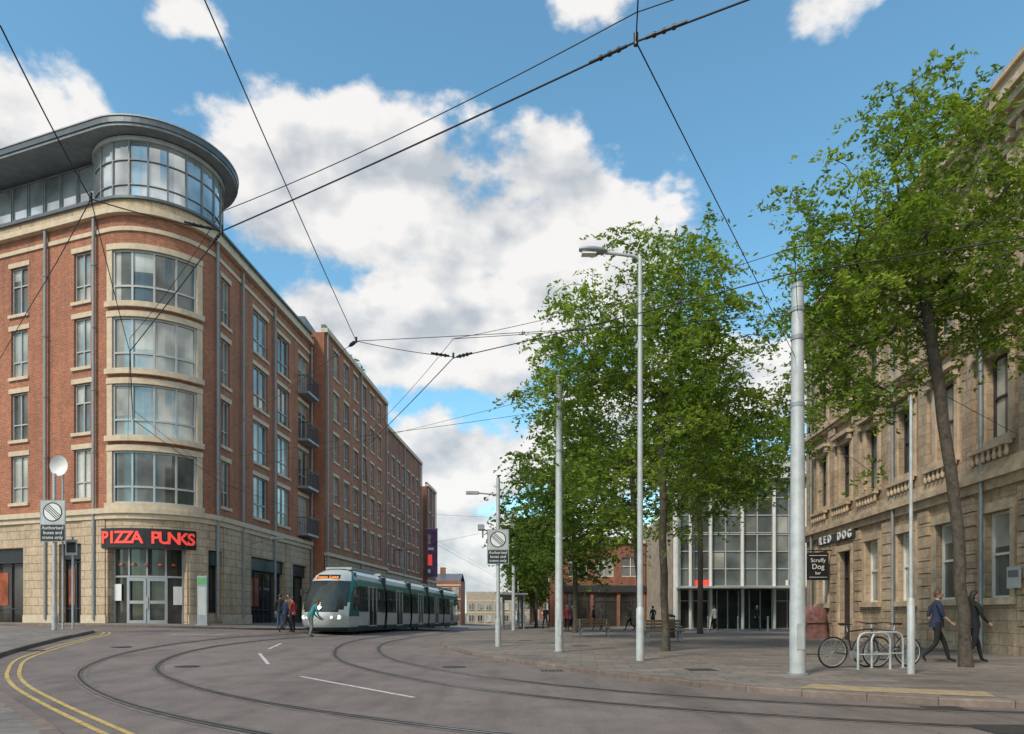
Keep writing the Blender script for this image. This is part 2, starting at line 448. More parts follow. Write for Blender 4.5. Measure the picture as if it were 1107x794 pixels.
wall(g['stone_ground_floor'], PB, 0, SE, -.5, ZG-.45, gf, STONE, recess=.45, d=.05)
for i, (a, b, z0, z1) in enumerate(gf):
    if i == 4: continue
    window(g, PB, a, b, z0, z1, max(2, int((b-a)/1.2)), (.22, .78), fm=FRAMED, gm=GS, recess=.45, key='_shop', d=.05)
    fb(g['fascia'], PB, a+.02, b-.02, z1-.75, z1-.02, -.33, -.12, BLACK)
    if i in (2, 3, 6): fb(g['shop_interior'], PB, a+.15, a+(b-a)*.38, 1.7, z1-1.2, -.365, -.350, ORNG)
a, b, z0, z1 = gf[4]
window(g, PB, a, b, z0, z1, 4, (.62,), fm=DOORG, gm=GS, recess=.45, key='_shop', d=.05, fw=.09)
mid = (a+b)/2
for k in (-1, 1):
    c0 = mid+(-.98 if k < 0 else .02); c1 = c0+.96
    fb(g['door'], PB, c0, c0+.13, .6, 3.0, -.36, -.24, DOORG); fb(g['door'], PB, c1-.13, c1, .6, 3.0, -.36, -.24, DOORG)
    for zz in ((.6, .95), (1.75, 1.9), (2.85, 3.0)): fb(g['door'], PB, c0+.13, c1-.13, zz[0], zz[1], -.355, -.245, DOORG)
    fb(g['door'], PB, (c0 if k > 0 else c1)-.05*k+.0, (c0 if k > 0 else c1)-.05*k+.04, 1.5, 2.1, -.235, -.2, GALV)
for i in range(5):
    t = a+.5+i*.65
    p = PB.P(t, 3.72, -.3); g['pendant_lamps'].tube([p, p+Vector((0, 0, -.12))], [.05, .13], ORNG, 10)
fb(g['fascia'], PB, SA-.15, SA+4.15, 4.42, 5.35, -.02, .16, BLACK)
pathtext(g, PB, SA+2.0, 4.88, .18, 'PIZZA PUNKS', .80, REDL, .38, bold=.02)
fb(g['posters'], PB, SA+.15, SA+.62, 1.9, 2.7, -.3, -.28, WHITE)
fb(g['posters'], PB, SA+3.2, SA+3.65, 1.7, 2.6, -.3, -.28, WHITE)
fb(g['plinth'], PB, 0, .99, -.5, 1.15, .05, .12, STONE)
for u, w in zip([x[1] for x in gf[:-1]], [x[0] for x in gf[1:]]):
    fb(g['plinth'], PB, u+.06, w-.06, -.5, 1.2, .052, .13, TRIM)
    if w-u > .7:
        fb(g['pilasters'], PB, u+.12, w-.12, 1.203, ZG-.46, .052, .10, STONE)
for t in (14.1, 17.35, 23.45, 26.2, 30.45, SE-.15):
    p0 = PB.P(t, 1.0, .16); p1 = PB.P(t, ZT+.2 if t < 25 else ZT-.2, .16); g['downpipes'].tube([p0, p1], .075, PIPE, 8)
    for zz in (6, 9, 12, 15, 18): g['downpipes'].tube([PB.P(t, zz, .16), PB.P(t, zz+.12, .16)], .10, PIPE, 8)
for k in range(4):
    a, b, z0 = SE-2.35, SE-.35, 6.7+3.2*k
    fb(g['balconies'], PB, a, b, z0-.15, z0, .0, .75, GALVD)
    fb(g['balconies'], PB, a, b, z0+1.05, z0+1.1, .70, .75, FRAMED)
    for i in range(17): t = a+.02+i*(b-a-.06)/16; fb(g['balconies'], PB, t, t+.022, z0, z0+1.05, .715, .737, FRAMED)
    for t in (a+.01, b-.04):
        for dd in (.15, .3, .45, .6): fb(g['balconies'], PB, t, t+.02, z0, z0+1.05, dd, dd+.02, FRAMED)
        fb(g['balconies'], PB, t-.003, t+.03, z0+1.05, z0+1.1, .02, .70, FRAMED)
DFR = pmat('drum_frame', (.22, .24, .25), .5)
wall(g['penthouse'], PB, 0, SA+.2, ZT+.5, 24.25, [], ROOFM, d=-1.3)
for i in range(15):
    a = .2+i*1.2
    window(g, PB, a, a+1.14, 21.3, 24.1, 1, (.35,), fm=DFR, gm=GDRUM, d=-1.08, recess=.2, fw=.05)
PD = Path().arc(C, 2.95, -115, 115)
n = 14
for i in range(n):
    a = PD.L*i/n; b = PD.L*(i+1)/n
    window(g, PD, a, b, ZT+.6, 24.2, 1, (.30, .66), fm=DFR, gm=GDRUM, d=.17, recess=.2, fw=.035)
fb(g['penthouse'], PD, 0, PD.L, 24.0, 24.2, -.3, .13, FRAME)
PR = Path().line((T1[0]-18*dL[0], T1[1]-18*dL[1]), T1).arc(C, R, -19.45, 150)
fb(g['roof_canopy'], PR, 0, PR.L, 24.25, 24.38, -3.1, .50, DFR)
fb(g['roof_canopy'], PR, 0, PR.L, 24.383, 24.66, -3.1, .56, ROOFM)
fb(g['roof_canopy'], PR, 0, PR.L, 24.663, 24.72, -3.1, .60, FRAME)
back = [(-30, 49.5), (-34, 44)]
closebody(g, PB, 0, SE, back, -.5, ZT, BRICK2, ROOFT)
g.done()

def street_building(name, y0, y1, zt, off=.0, seed=1, brick=BRICK, pitch=2.45, banner=False, extra=True):
    rnd = random.Random(seed)
    f = lambda y: (-17.7+.07*y+off, y)
    P = Path().line(f(y0), f(y1)); g = Group(name); L = P.L
    zb = -1.6; zg = 5.6
    n = int((L-1)/pitch); m0 = (L-n*pitch)/2
    holes = []
    nf = int((zt-zg)/3.1)
    for i in range(n):
        for k in range(nf):
            a = m0+i*pitch+.6; holes.append((a, a+1.2, zg+.75+3.1*k, zg+2.75+3.1*k))
    wall(g['walls'], P, 0, L, zg, zt, holes, brick)
    for h in holes:
        window(g, P, *h, 2, (.35,)); a, b, z0, z1 = h
        fb(g['stone_trim'], P, a-.1, b+.1, z0-.15, z0-.003, -.05, .08, TRIM)
        fb(g['stone_trim'], P, a-.1, b+.1, z1+.003, z1+.2, -.05, .035, TRIM)
    gf = [(m0+i*pitch*2+.4, m0+i*pitch*2+pitch*2-.5, zb+.2, 4.3) for i in range(n//2)]
    wall(g['stone_ground_floor'], P, 0, L, zb, zg-.2, gf, STONE, recess=.4, d=.04)
    for h in gf:
        window(g, P, *h, 3, (.75,), fm=FRAMED, gm=GS, recess=.4, d=.04)
        fb(g['fascia'], P, h[0]+.02, h[1]-.02, h[3]-.7, h[3]-.02, -.3, -.1, rnd.choice([BLACK, ORNG, FRAMED, PURP]))
    fb(g['cornice'], P, 0, L, zg-.197, zg+.04, -.02, .22, TRIM)
    fb(g['cornice'], P, 0, L, zt+.002, zt+.3, -.25, .22, TRIM)
    fb(g['cornice'], P, 0, L, zt+.303, zt+.55, -.25, .05, ROOFM)
    for t in (.25, L/2, L-.25):
        g['downpipes'].tube([P.P(t, 0, .15), P.P(t, zt, .15)], .07, PIPE, 6)
    closebody(g, P, 0, L, [(f(y1)[0]-16, y1), (f(y0)[0]-16, y0)], zb, zt, brick, ROOFT)
    if extra:
        g['plant_room'].box(f(y0)[0]-8, f(y0)[0]-2, y0+2, y1-2, zt, zt+2.0, ROOFM)
    if banner:
        x0 = f(y0)[0]
        g['banner'].box(x0-.1, x0+1.4, y0-.12, y0-.05, 6.0, 12.2, PURP)
        g['banner_bracket'].box(x0-.12, x0+1.45, y0-.13, y0-.04, 12.21, 12.3, GALVD)
        for i, (q, hh) in enumerate(((6.5, .5), (7.5, 1.4), (9.5, .3), (10.3, 1.2))): g['banner_print'].box(x0+.15, x0+.5+.2*(i % 3), y0-.126, y0-.123, q, q+hh, [FRAMEW, REDL, FRAMEW, BEIGE][i])
    g.done(); return P
street_building('brick_street_building', 48.7, 66.0, 21.3, .95, 2)
street_building('brick_street_building', 67.2, 86.5, 20.0, .15, 3, brick=BRICK2)
street_building('brick_street_building', 89, 95, 17.8, .4, 5, brick=BRICK2, banner=True)
kp = []
for t in frange(0, SE, 1.0):
    d = 2.4 if t < 21 else 2.4+1.5*sst((t-21)/5)
    p = PB.P(t, 0, d); kp.append((p.x, p.y))
kp += [(-11.5+.075*(y-47), y) for y in (52, 60, 70, 85, 108)]
pavement('building_pavement', cr([Vector(p) for p in kp], 3), [(-30, 108), (-47, 60), (-47, 44)], PAVE2)

# ------------------------------------------------------------------ sandstone building (right)
PS = Path().line((12.9+.07*35.8, 35.8), (12.9-.07*12, -12.0))
ys2s = lambda y: (35.8-y)*1.00245
g = Group('sandstone_building')
cy = [33.5, 30.9, 28.25, 25.5, 22.85, 20.15, 17.5, 14.8, 12.1, 9.4, 6.7]
holes = []; ww = []
for y in cy:
    s = ys2s(y); door = (y == 30.9)
    gfh = (s-.62, s+.62, .1 if door else 1.75, 4.1 if door else 4.3)
    f1 = (s-.55, s+.55, 6.45, 8.95); f2 = (s-.52, s+.52, 10.5, 12.5); f3 = (s-.5, s+.5, 13.55, 14.5)
    holes += [gfh, f1, f2, f3]; ww.append((s, door, gfh, f1, f2, f3))
wall(g['walls'], PS, 0, PS.L, -.2, 15.2, holes, SAND, recess=.3)
T = g['stone_trim']
for s, door, gfh, f1, f2, f3 in ww:
    for h in (gfh, f1, f2, f3):
        if door and h is gfh:
            window(g, PS, *h, 1, (.7,), fm=FRAMED, gm=GS, recess=.3)
            fb(g['door'], PS, h[0]+.08, h[1]-.08, .12, 2.75, -.25, -.18, BLACK)
        else:
            window(g, PS, *h, 1 if h is not f3 else 2, (.5,), fm=FRAMEW if h is gfh else FRAMED, gm=random.choice([G1, G1, G2]), recess=.3, fw=.07, blind=.25)
        a, b, z0, z1 = h
        fb(T, PS, a-.2, a-.003, z0, z1, -.05, .07, SANDT); fb(T, PS, b+.003, b+.2, z0, z1, -.05, .07, SANDT)
        fb(T, PS, a-.2, b+.2, z1+.003, z1+.28, -.05, .09, SANDT)
        if not (door and h is gfh): fb(T, PS, a-.25, b+.25, z0-.2, z0-.003, -.05, .16, SANDT)
    a, b = f1[0], f1[1]
    fb(T, PS, a-.35, b+.35, 9.26, 9.42, -.05, .32, SANDT)
    fb(T, PS, a-.28, a-.08, 9.0, 9.255, .092, .24, SANDT); fb(T, PS, b+.08, b+.28, 9.0, 9.255, .092, .24, SANDT)
    fb(T, PS, a-.35, b+.35, 6.10, 6.22, .165, .36, SANDT)
    for i in range(7):
        t = a-.25+i*(b-a+.5)/6; p0 = PS.P(t, 5.78, .26); g['balusters'].tube([p0, p0+Vector((0, 0, .1)), p0+Vector((0, 0, .2)), p0+Vector((0, 0, .32))], [.05, .085, .05, .06], SANDT, 6)
    m = s+1.34
    fb(g['piers'], PS, m-.38, m+.38, -.2, .9, .0, .17, SAND)
    for i in range(9):
        z0 = .94+i*.44; fb(g['piers'], PS, m-.34, m+.34, z0, z0+.40, .0, .10, SAND)
    fb(g['piers'], PS, m-.28, m+.28, 5.8, 9.9, .0, .09, SAND); fb(g['piers'], PS, m-.34, m+.34, 9.6, 9.9, .092, .16, SANDT)
    fb(g['piers'], PS, m-.25, m+.25, 10.3, 15.1, .0, .07, SAND)
for z0, z1, d in ((4.98, 5.25, .14), (5.254, 5.45, .30), (5.454, 5.76, .20), (9.95, 10.1, .18), (10.104, 10.26, .28), (13.0, 13.2, .16), (15.0, 15.3, .3), (15.304, 15.55, .55), (15.554, 15.75, .7)):
    fb(g['cornice'], PS, 0, PS.L, z0, z1, -.05, d, SANDT)
fb(g['cornice'], PS, 0, PS.L, 15.754, 16.7, -.4, .1, SAND)
fb(g['cornice'], PS, 0, PS.L, 16.704, 16.85, -.45, .2, SANDT)
for i in range(100):
    t = .2+i*.475
    if t < PS.L-.3: fb(g['cornice'], PS, t, t+.2, 14.72, 14.99, .0, .22, SANDT)
sa = ys2s(33.9); sb = ys2s(29.6)
fb(g['fascia'], PS, sa, sb, 4.60, 4.97, .11, .16, BLACK)
pathtext(g, PS, (sa+sb)/2, 4.785, .18, 'RED DOG', .50, WHITE, .56, bold=.012)
closebody(g, PS, 0, PS.L, [(34, -12), (34, 35.8)], -.2, 15.2, SAND, ROOFT, 16)
for s in (1.2, 9.7, 15.2):
    g['downpipes'].tube([PS.P(s, .1, .2), PS.P(s, 15, .2)], .06, GALVD, 6)
g.done()
g = Group('hanging_pub_sign')
g['bracket'].tube([PS.P(ys2s(32.2), 4.25, .05), PS.P(ys2s(32.2), 4.25, 1.25)], .03, BLACK, 6)
M = Matrix.Translation(PS.P(ys2s(32.2), 3.5, .75))
g['board'].box(-.5, .5, -.04, .04, -.65, .65, BLACK, M)
g['board_border'].box(-.42, .42, -.05, -.045, .50, .52, WHITE, M); g['board_border'].box(-.42, .42, -.05, -.045, -.52, -.50, WHITE, M)
for i, (t, sz) in enumerate((('Scruffy', .26), ('Dog', .34), ('bar', .2))):
    o = textmesh(t, sz, .004, WHITE, 'lettering'); o.matrix_world = frameM(M.translation+Vector((0, -.047, .28-.3*i)), Vector((1, 0, 0)), Vector((0, -1, 0))); g.extra.append(o)
for dx in (-.4, .4): g['hangers'].tube([M @ Vector((dx, 0, .65)), M @ Vector((dx, 0, .76))], .012, BLACK, 5)
g.done()

# ------------------------------------------------------------------ glass shopping centre
g = Group('glass_shopping_centre')
PG = Path().line((12.2, 52), (27, 52)); zb = -.1
sx = lambda x: x-12.2
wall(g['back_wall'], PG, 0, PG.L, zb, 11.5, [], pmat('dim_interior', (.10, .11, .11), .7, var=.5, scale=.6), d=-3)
a, b = sx(12.6), PG.L
n = 6; w = (b-a)/n
for i in range(n):
    for zz0, zz1 in ((3.3, 7.3), (7.35, 11.4)):
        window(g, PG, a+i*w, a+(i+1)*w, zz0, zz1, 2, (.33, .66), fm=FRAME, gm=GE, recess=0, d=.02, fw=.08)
        for q in range(2):
            if RW.random() < .5:
                u0 = a+i*w+.15+q*w/2; zq = zz0+RW.choice((0, .33, .66))*(zz1-zz0)+.1
                fb(g['interior_panels'], PG, u0, u0+w/2-.25, zq, zq+(zz1-zz0)*.33-.15, .052, .056, RW.choice([G1, G3, G2]))
    if i not in (1, 2): window(g, PG, a+i*w, a+(i+1)*w, .1, 3.1, 2, (.7,), fm=FRAME, gm=GS, recess=0, d=-.3)
for i in range(n+1):
    t = a+i*w; g['columns'].tube([PG.P(t, 0, .35), PG.P(t, 11.4, .35)], .12, FRAMEW, 10)
fb(g['canopy'], PG, a-.3, b, 3.12, 3.26, -.5, 2.0, FRAME)
fb(g['canopy'], PG, a-.3, b, 11.42, 11.8, -3.2, .9, FRAMEW)
for t, col in ((a+w*.5, REDL), (a+w*3.4, WHITE)): fb(g['shop_signs'], PG, t, t+1.2, 3.4, 3.8, .06, .12, col)
t = sx(12.3)
g['mast'].tube([PG.P(t, 0, .6), PG.P(t, 13.2, .6)], .22, FRAMEW, 12)
g['mast'].tube([PG.P(t+1.1, 0, .6), PG.P(t+1.1, 12, .6)], .12, FRAMEW, 10)
fb(g['upper_storey'], PG, sx(14.5), PG.L, 11.9, 14.4, -9, -5, FRAME)
closebody(g, PG, 0, PG.L, [(27, 80), (12.2, 80)], zb, 9.0, BEIGE, ROOFT)
for x in np.linspace(15.6, 18.9, 5): g['doors'].box(x, x+.06, 52.2, 52.28, .12, 3.0, GALV)
g.done()
g = Group('brick_shop_building')
P4 = Path().line((4.6, 62), (12.1, 62))
holes = [(.5+i*2.4, 2.2+i*2.4, 4.6, 6.4) for i in range(3)]
gfh = [(.4+i*2.4, 2.5+i*2.4, .1, 3.1) for i in range(3)]
wall(g['walls'], P4, 0, P4.L, -.2, 7.6, holes+gfh, BRICK2)
for h in holes: window(g, P4, *h, 2, (.5,), fm=FRAMEW)
for h in gfh: window(g, P4, *h, 2, (.75,), fm=FRAMED, gm=GS)
fb(g['fascia'], P4, 0, P4.L, 3.2, 3.8, .02, .2, FRAMED); fb(g['cornice'], P4, 0, P4.L, 7.603, 7.9, -.2, .2, TRIM)
closebody(g, P4, 0, P4.L, [(12.1, 80), (5.5, 80)], -.2, 7.6, BRICK2, ROOFT); g.done()
g = Group('street_shops_building')
P2 = Path().line((8.5, 112), (3.4, 62.3))
wall(g['walls'], P2, 0, P2.L, -1.5, 7.2, [], BRICK2)
for i in range(12):
    a = .8+i*4.1
    window(g, P2, a, a+3.2, -.3, 3.0, 3, (.75,), fm=FRAMED, gm=GS, recess=0, d=.04)
    window(g, P2, a+.4, a+2.8, 4.2, 6.2, 3, (.5,), fm=FRAMEW, recess=0, d=.04)
fb(g['fascia'], P2, 0, P2.L, 3.05, 3.7, .02, .25, FRAMED); fb(g['cornice'], P2, 0, P2.L, 7.203, 7.6, -.2, .3, BEIGE)
closebody(g, P2, 0, P2.L, [(4.5, 62.3), (20, 112)], -1.5, 7.2, BRICK2, ROOFT)
g.done()
for (xa, xb, yy, zt, br, roofh) in ((-15.5, -9.6, 128, 7.4, BRICK2, 1.6), (-10, 6, 150, 6.0, BEIGE, 0), (6, 14, 140, 7.6, BRICK2, 2.2)):
    g = Group('distant_building')
    P3 = Path().line((xa, yy), (xb, yy)); nfl = int((zt+1.2)/2.6)
    wall(g['walls'], P3, 0, P3.L, -2, zt, [], br)
    for k in range(nfl):
        for i in range(int(P3.L/1.9)): window(g, P3, .5+i*1.9, 1.7+i*1.9, -.6+k*2.6, .9+k*2.6, 2, (), fm=FRAMEW, recess=0, d=.05)
        fb(g['stone_bands'], P3, 0, P3.L, 1.2+k*2.6, 1.45+k*2.6, -.02, .08, TRIM)
    if roofh:
        g['pitched_roof'].face([(xa, yy, zt), (xb, yy, zt), (xb, yy+6, zt+roofh), (xa, yy+6, zt+roofh)], ROOFM)
        g['pitched_roof'].face([(xa, yy+12, zt), (xb, yy+12, zt), (xb, yy+6, zt+roofh), (xa, yy+6, zt+roofh)][::-1], ROOFM)
        g['chimney'].box(xa+1.5, xa+2.5, yy+5.4, yy+6.4, zt+1, zt+roofh+1.2, br)
    closebody(g, P3, 0, P3.L, [(xb, yy+12), (xa, yy+12)], -2, zt, br, ROOFT); g.done()

# ------------------------------------------------------------------ tracks & markings
def strip(mb, pts, off, w, dz, m):
    pts = [Vector((p[0], p[1])) for p in pts]; row = None
    for i in range(len(pts)):
        a = pts[max(i-1, 0)]; b = pts[min(i+1, len(pts)-1)]; t = (b-a).normalized(); n = Vector((-t.y, t.x))
        p = pts[i]+n*off; l = p-n*w/2; r = p+n*w/2
        cur = ((l.x, l.y, G(l.x, l.y)+dz), (r.x, r.y, G(r.x, r.y)+dz))
        if row: mb.face([row[0], cur[0], cur[1], row[1]][::-1], m, smooth=True)
        row = cur
tr1 = cr([(-2.5, 105), (-6.3, 66), (-8.0, 47), (-9.3, 34), (-10.45, 26), (-10.35, 20.5), (-9.0, 15.8), (-6.7, 12.2), (-3.5, 8.9), (.6, 6.1), (5, 4.4), (12, 3.4), (30, 3)], 16)
tr2 = cr([(.8, 105), (-3, 66), (-4.8, 47), (-5.95, 34), (-5.9, 27), (-4.4, 20), (-2.0, 14.9), (1.0, 11.1), (4.5, 8.9), (8.5, 7.8), (14, 7.2), (30, 6.8)], 16)
TRACKSLAB = pmat('track_slab', (.15, .125, .112), .85, var=.3, scale=3)
mb = MB()
for tr in (tr1, tr2):
    for o in (-.7175, .7175):
        strip(mb, tr, o, .30, .004, TRACKSLAB)
        strip(mb, tr, o+.0, .13, .008, GROOVE)
        strip(mb, tr, o-.038, .045, .012, STEEL); strip(mb, tr, o+.045, .02, .012, STEEL)
single('tram_rails', mb)
mb = MB()
yl = cr([(-2.0, 5.2), (-4.1, 7.35), (-6.6, 9.95), (-8.75, 12.3), (-10.5, 14.6), (-12.2, 17.4), (-13.9, 21.9), (-14.8, 24.9), (-15.7, 26.6), (-17.3, 27.5), (-20, 28.45), (-26, 30.4)], 10)
strip(mb, yl, 0, .07, .006, YEL); strip(mb, yl, .20, .07, .006, YEL)
single('yellow_lines', mb)
mb = MB()
def dash(a, b, w=.1):
    strip(mb, [(a[0]+(b[0]-a[0])*i/8, a[1]+(b[1]-a[1])*i/8) for i in range(9)], 0, w, .006, MWHITE)
dash((-4.3, 13.95), (-1.5, 10.5), .09); dash((-7.6, 20.6), (-6.05, 17.0), .09); dash((-8.6, 25.5), (-8.0, 22.5), .09)
dash((-13.5, 27.0), (-11.9, 28.4), .15)
single('white_road_markings', mb)
mb = MB(); IRON = pmat('cast_iron', (.05, .047, .044), .7, .2, var=.3, scale=20)
for x, y, r in ((-1.4, 16.5, .3), (-7.6, 16.0, .28), (-12.0, 21, .3)):
    mb.face([(x+r*math.cos(t), y+r*math.sin(t), G(x, y)+.009) for t in np.linspace(0, 2*math.pi, 25)[:-1]], IRON)
for x, y in ((5.9, 9.3), (0.9, 15.4), (-13.3, 19.0)):
    for i in range(6): mb.box(x-.25+i*.085, x-.25+i*.085+.06, y-.2, y+.2, G(x, y), G(x, y)+.009, IRON)
mb.box(5.2, 5.9, 7.3, 7.9, 0, .014, IRON)
single('manhole_covers', mb)
mb = MB()
tp = [(4.6, 10.95), (5.35, 10.42), (6.9, 9.75), (7.2, 10.45), (5.7, 11.1), (5.1, 11.6)]
mb.face([(x, y, PH+.006) for x, y in tp], TACT); single('tactile_paving', mb)
mb = MB()
for (x, y) in ((4.0, 14.5), (8.7, 20), (2.5, 25), (0.6, 30)):
    mb.face([(x-.3, y-.3, PH+.004), (x+.3, y-.3, PH+.004), (x+.3, y+.3, PH+.004), (x-.3, y+.3, PH+.004)], IRON)
single('paving_access_covers', mb)

# ------------------------------------------------------------------ tram
TEAL = pmat('tram_teal', (.022, .135, .13), .25, var=.1); SILV = pmat('tram_silver', (.56, .58, .57), .28, .2, var=.06)
DKG = pmat('tram_dark_green', (.015, .05, .05), .25); TG = glassmat('tram_glass', (.05, .06, .062), .25, wob=.01)
LAMP = pmat('lamp_white', (.9, .9, .85), .3, emit=.6, var=.02)
g = Group('tram'); NOSE = 2.6
def interp(pts, z):
    for (a, x), (b, y) in zip(pts[:-1], pts[1:]):
        if z <= b: t = (z-a)/(b-a); return x+(y-x)*t
    return pts[-1][1]
def rake(z): return interp([(.2, .35), (.45, .12), (.9, 0), (1.2, .07), (1.8, .38), (2.4, .8), (2.9, 1.25), (3.15, 1.6), (3.32, 2.1)], z)
def hwz(z): return interp([(.2, 1.1), (.5, 1.2), (1.0, 1.22), (2.2, 1.2), (2.8, 1.1), (3.1, .98), (3.32, .75)], z)
def nose(u, z):
    w = hwz(z); return Vector((u*w, rake(z)+.95*abs(u)**2.6, z))
zs = [.2, .35, .5, .7, .9, 1.1, 1.22, 1.4, 1.6, 1.8, 2.0, 2.2, 2.4, 2.55, 2.7, 2.8, 2.9, 3.02, 3.15, 3.25, 3.32]
us = np.linspace(-1, 1, 29)
def mf(i, j):
    z = (zs[i]+zs[i+1])/2; u = abs((us[j]+us[j+1])/2)
    edge = .90-.25*max(0, (1.5-z)/.4)**2 if z < 1.5 else .90
    if 1.12 < z < 2.75 and u < edge: return TG
    if 2.75 < z < 3.02 and u < .6: return BLACK
    if z < .4: return DKG
    if 1.5 < z and u > .93: return TEAL
    return SILV
g['front'].grid([[nose(u, z) for u in us] for z in zs], SILV, mf=mf)
top = [nose(u, 3.32) for u in us]
B = g['body']; LEN = 32.5
prof = [(z, hwz(z)) for z in (.2, .42, .98, 1.15, 2.3, 2.5, 2.85, 3.1, 3.32)]+[(3.4, .4), (3.4, 0)]
bm_ = [DKG, SILV, SILV, TG, TG, TEAL, TEAL, SILV, GALVD, GALVD]
def sidegrid(y0, y1, ms):
    for sg in (-1, 1):
        rows = [[Vector((sg*w, y, z)) for z, w in prof] for y in ((y0, y1) if sg < 0 else (y1, y0))]
        B.grid(rows[::-1], SILV, mf=lambda i, j: ms[j], smooth=False)
for sg in (-1, 1):
    rows = []
    for z in zs:
        n0 = nose(sg, z); rows.append([Vector((n0.x, n0.y+(NOSE-n0.y)*t, z)) for t in (0, .35, 1)])
    def mf2(i, j, zs=zs):
        z = (zs[i]+zs[i+1])/2
        if z < .4: return DKG
        if z < 1.0: return SILV
        if 1.3 < z < 2.45 and j == 1: return TG
        return TEAL
    g['front'].grid(rows, TEAL, mf=mf2)
g['front'].face(top+[Vector((.75, NOSE, 3.33)), Vector((-.75, NOSE, 3.33))], SILV)
cutsm = [NOSE, 7.4, 7.9, 13.6, 14.1, 19.2, 19.7, 25.0, 25.5, LEN]
for i in range(0, len(cutsm)-1):
    a, b = cutsm[i], cutsm[i+1]
    if i % 2 == 0: sidegrid(a, b, bm_)
    else:
        for k in range(5):
            y = a+(b-a)*k/5; w = 1.14 if k % 2 else 1.06
            B.box(-w, w, y, y+(b-a)/5, .35, 3.22, FRAMED)
    if i % 2 == 0:
        B.face([(-1.15, a+.01, .3), (1.15, a+.01, .3), (1.05, a+.01, 3.2), (-1.05, a+.01, 3.2)], BLACK)
        for sg in (-1, 1):
            L = b-a; dy = a+L*.5
            x = sg*1.235
            for yy in (dy-.75, dy-.03, dy+.69):
                g['doors'].box(min(x, x-sg*.03), max(x, x-sg*.03), yy, yy+.06, .38, 2.5, SILV)
            for zz in (.36, 2.5): g['doors'].box(min(x, x-sg*.03), max(x, x-sg*.03), dy-.75, dy+.75, zz, zz+.06, SILV)
            g['doors'].box(min(x-sg*.004, x-sg*.03), max(x-sg*.004, x-sg*.03), dy-.69, dy+.69, .42, 1.2, TG)
            for yy in (a+.35, dy-1.6, dy+1.6, b-.35):
                g['window_pillars'].box(min(x, x-sg*.03)-.0, max(x, x-sg*.03), yy-.03, yy+.03, 1.1, 2.45, DKG)
        g['roof_equipment'].box(-.7, .7, a+.3, b-.3, 3.37, 3.50, FRAME)
g['body'].face([(-1.1, LEN, .3), (-1.1, LEN, 3.2), (1.1, LEN, 3.2), (1.1, LEN, .3)], SILV)
g['body'].box(-1.05, 1.05, 1.4, LEN, .12, .25, BLACK)
for sg in (-1, 1):
    p = nose(sg*.72, .85); g['headlights'].tube([p+Vector((0, -.03, 0)), p+Vector((0, .1, 0))], [.10, .12], LAMP, 12)
    p = nose(sg*.5, .85); g['headlights'].tube([p+Vector((0, -.03, 0)), p+Vector((0, .1, 0))], [.07, .08], LAMP, 12)
    p = nose(sg, 2.1); g['mirrors'].tube([p, p+Vector((sg*.22, -.1, .05))], .025, BLACK, 6); g['mirrors'].box(p.x+sg*.2-.06, p.x+sg*.2+.06, p.y-.16, p.y-.08, 1.95, 2.3, BLACK)
p = nose(0, 2.88); o = textmesh('Toton Lane', .26, .004, pmat('display_orange', (1, .25, .03), .5, emit=1.2), 'destination_display')
o.matrix_world = frameM(p+Vector((0, -.03, 0)), Vector((1, 0, 0)), Vector((0, -.75, .66)), Vector((0, .66, .75))); g.extra.append(o)
g['wiper'].tube([nose(.1, 1.2)+Vector((0, -.03, 0)), nose(-.35, 1.9)+Vector((0, -.04, 0))], .015, BLACK, 5)
for yb in (3.5, 10.7, 16.6, 22.3, 29):
    for sg in (-1, 1):
        for dy in (-.6, .6): g['wheels'].tube([(sg*.72, yb+dy, .3), (sg*.85, yb+dy, .3)], .29, IRON, 16)
g['pantograph'].tube([(0, 17, 3.6), (0, 15.6, 4.8), (0, 16.6, 5.75)], .035, GALVD, 6); g['pantograph'].tube([(-.8, 16.6, 5.78), (.8, 16.6, 5.78)], .03, BLACK, 6)
ang = math.atan2(-(-6.3+9.3), 31)
M = Matrix.Translation((-9.45, 33.3, G(-9, 34)+.02)) @ Matrix.Rotation(ang, 4, 'Z') @ Matrix.Rotation(-.008, 4, 'X')
g.done(M)

# ------------------------------------------------------------------ poles, lamps, signs
def gz(x, y): return G(x, y)+PH
def catpole(x, y, h, r, name='overhead_line_pole'):
    g = Group(name); z = gz(x, y)
    g['base'].tube([(x, y, z-.05), (x, y, z+.04)], r*1.35, GALVD, 20)
    g['shaft'].tube([(x, y, z), (x, y, z+1.4), (x, y, z+1.42), (x, y, h)], [r, r, r*.96, r*.74], GALV, 20)
    g['cap'].tube([(x, y, h), (x, y, h+.07), (x, y, h+.12)], [r*.80, r*.80, r*.4], GALVD, 20)
    for zz in (h-.45, h-1.0, h-2.3): g['collars'].tube([(x, y, zz), (x, y, zz+.08)], r*.88, GALVD, 20)
    g['access_door'].box(x-r*.45, x+r*.45, y-r-.008, y-r+.05, z+.5, z+1.0, GALV)
    g.done()
catpole(5.55, 13.3, 7.6, .15); catpole(1.45, 21.1, 8.55, .125); catpole(.1, 47, 8.2, .13); catpole(.9, 72, 8, .13)
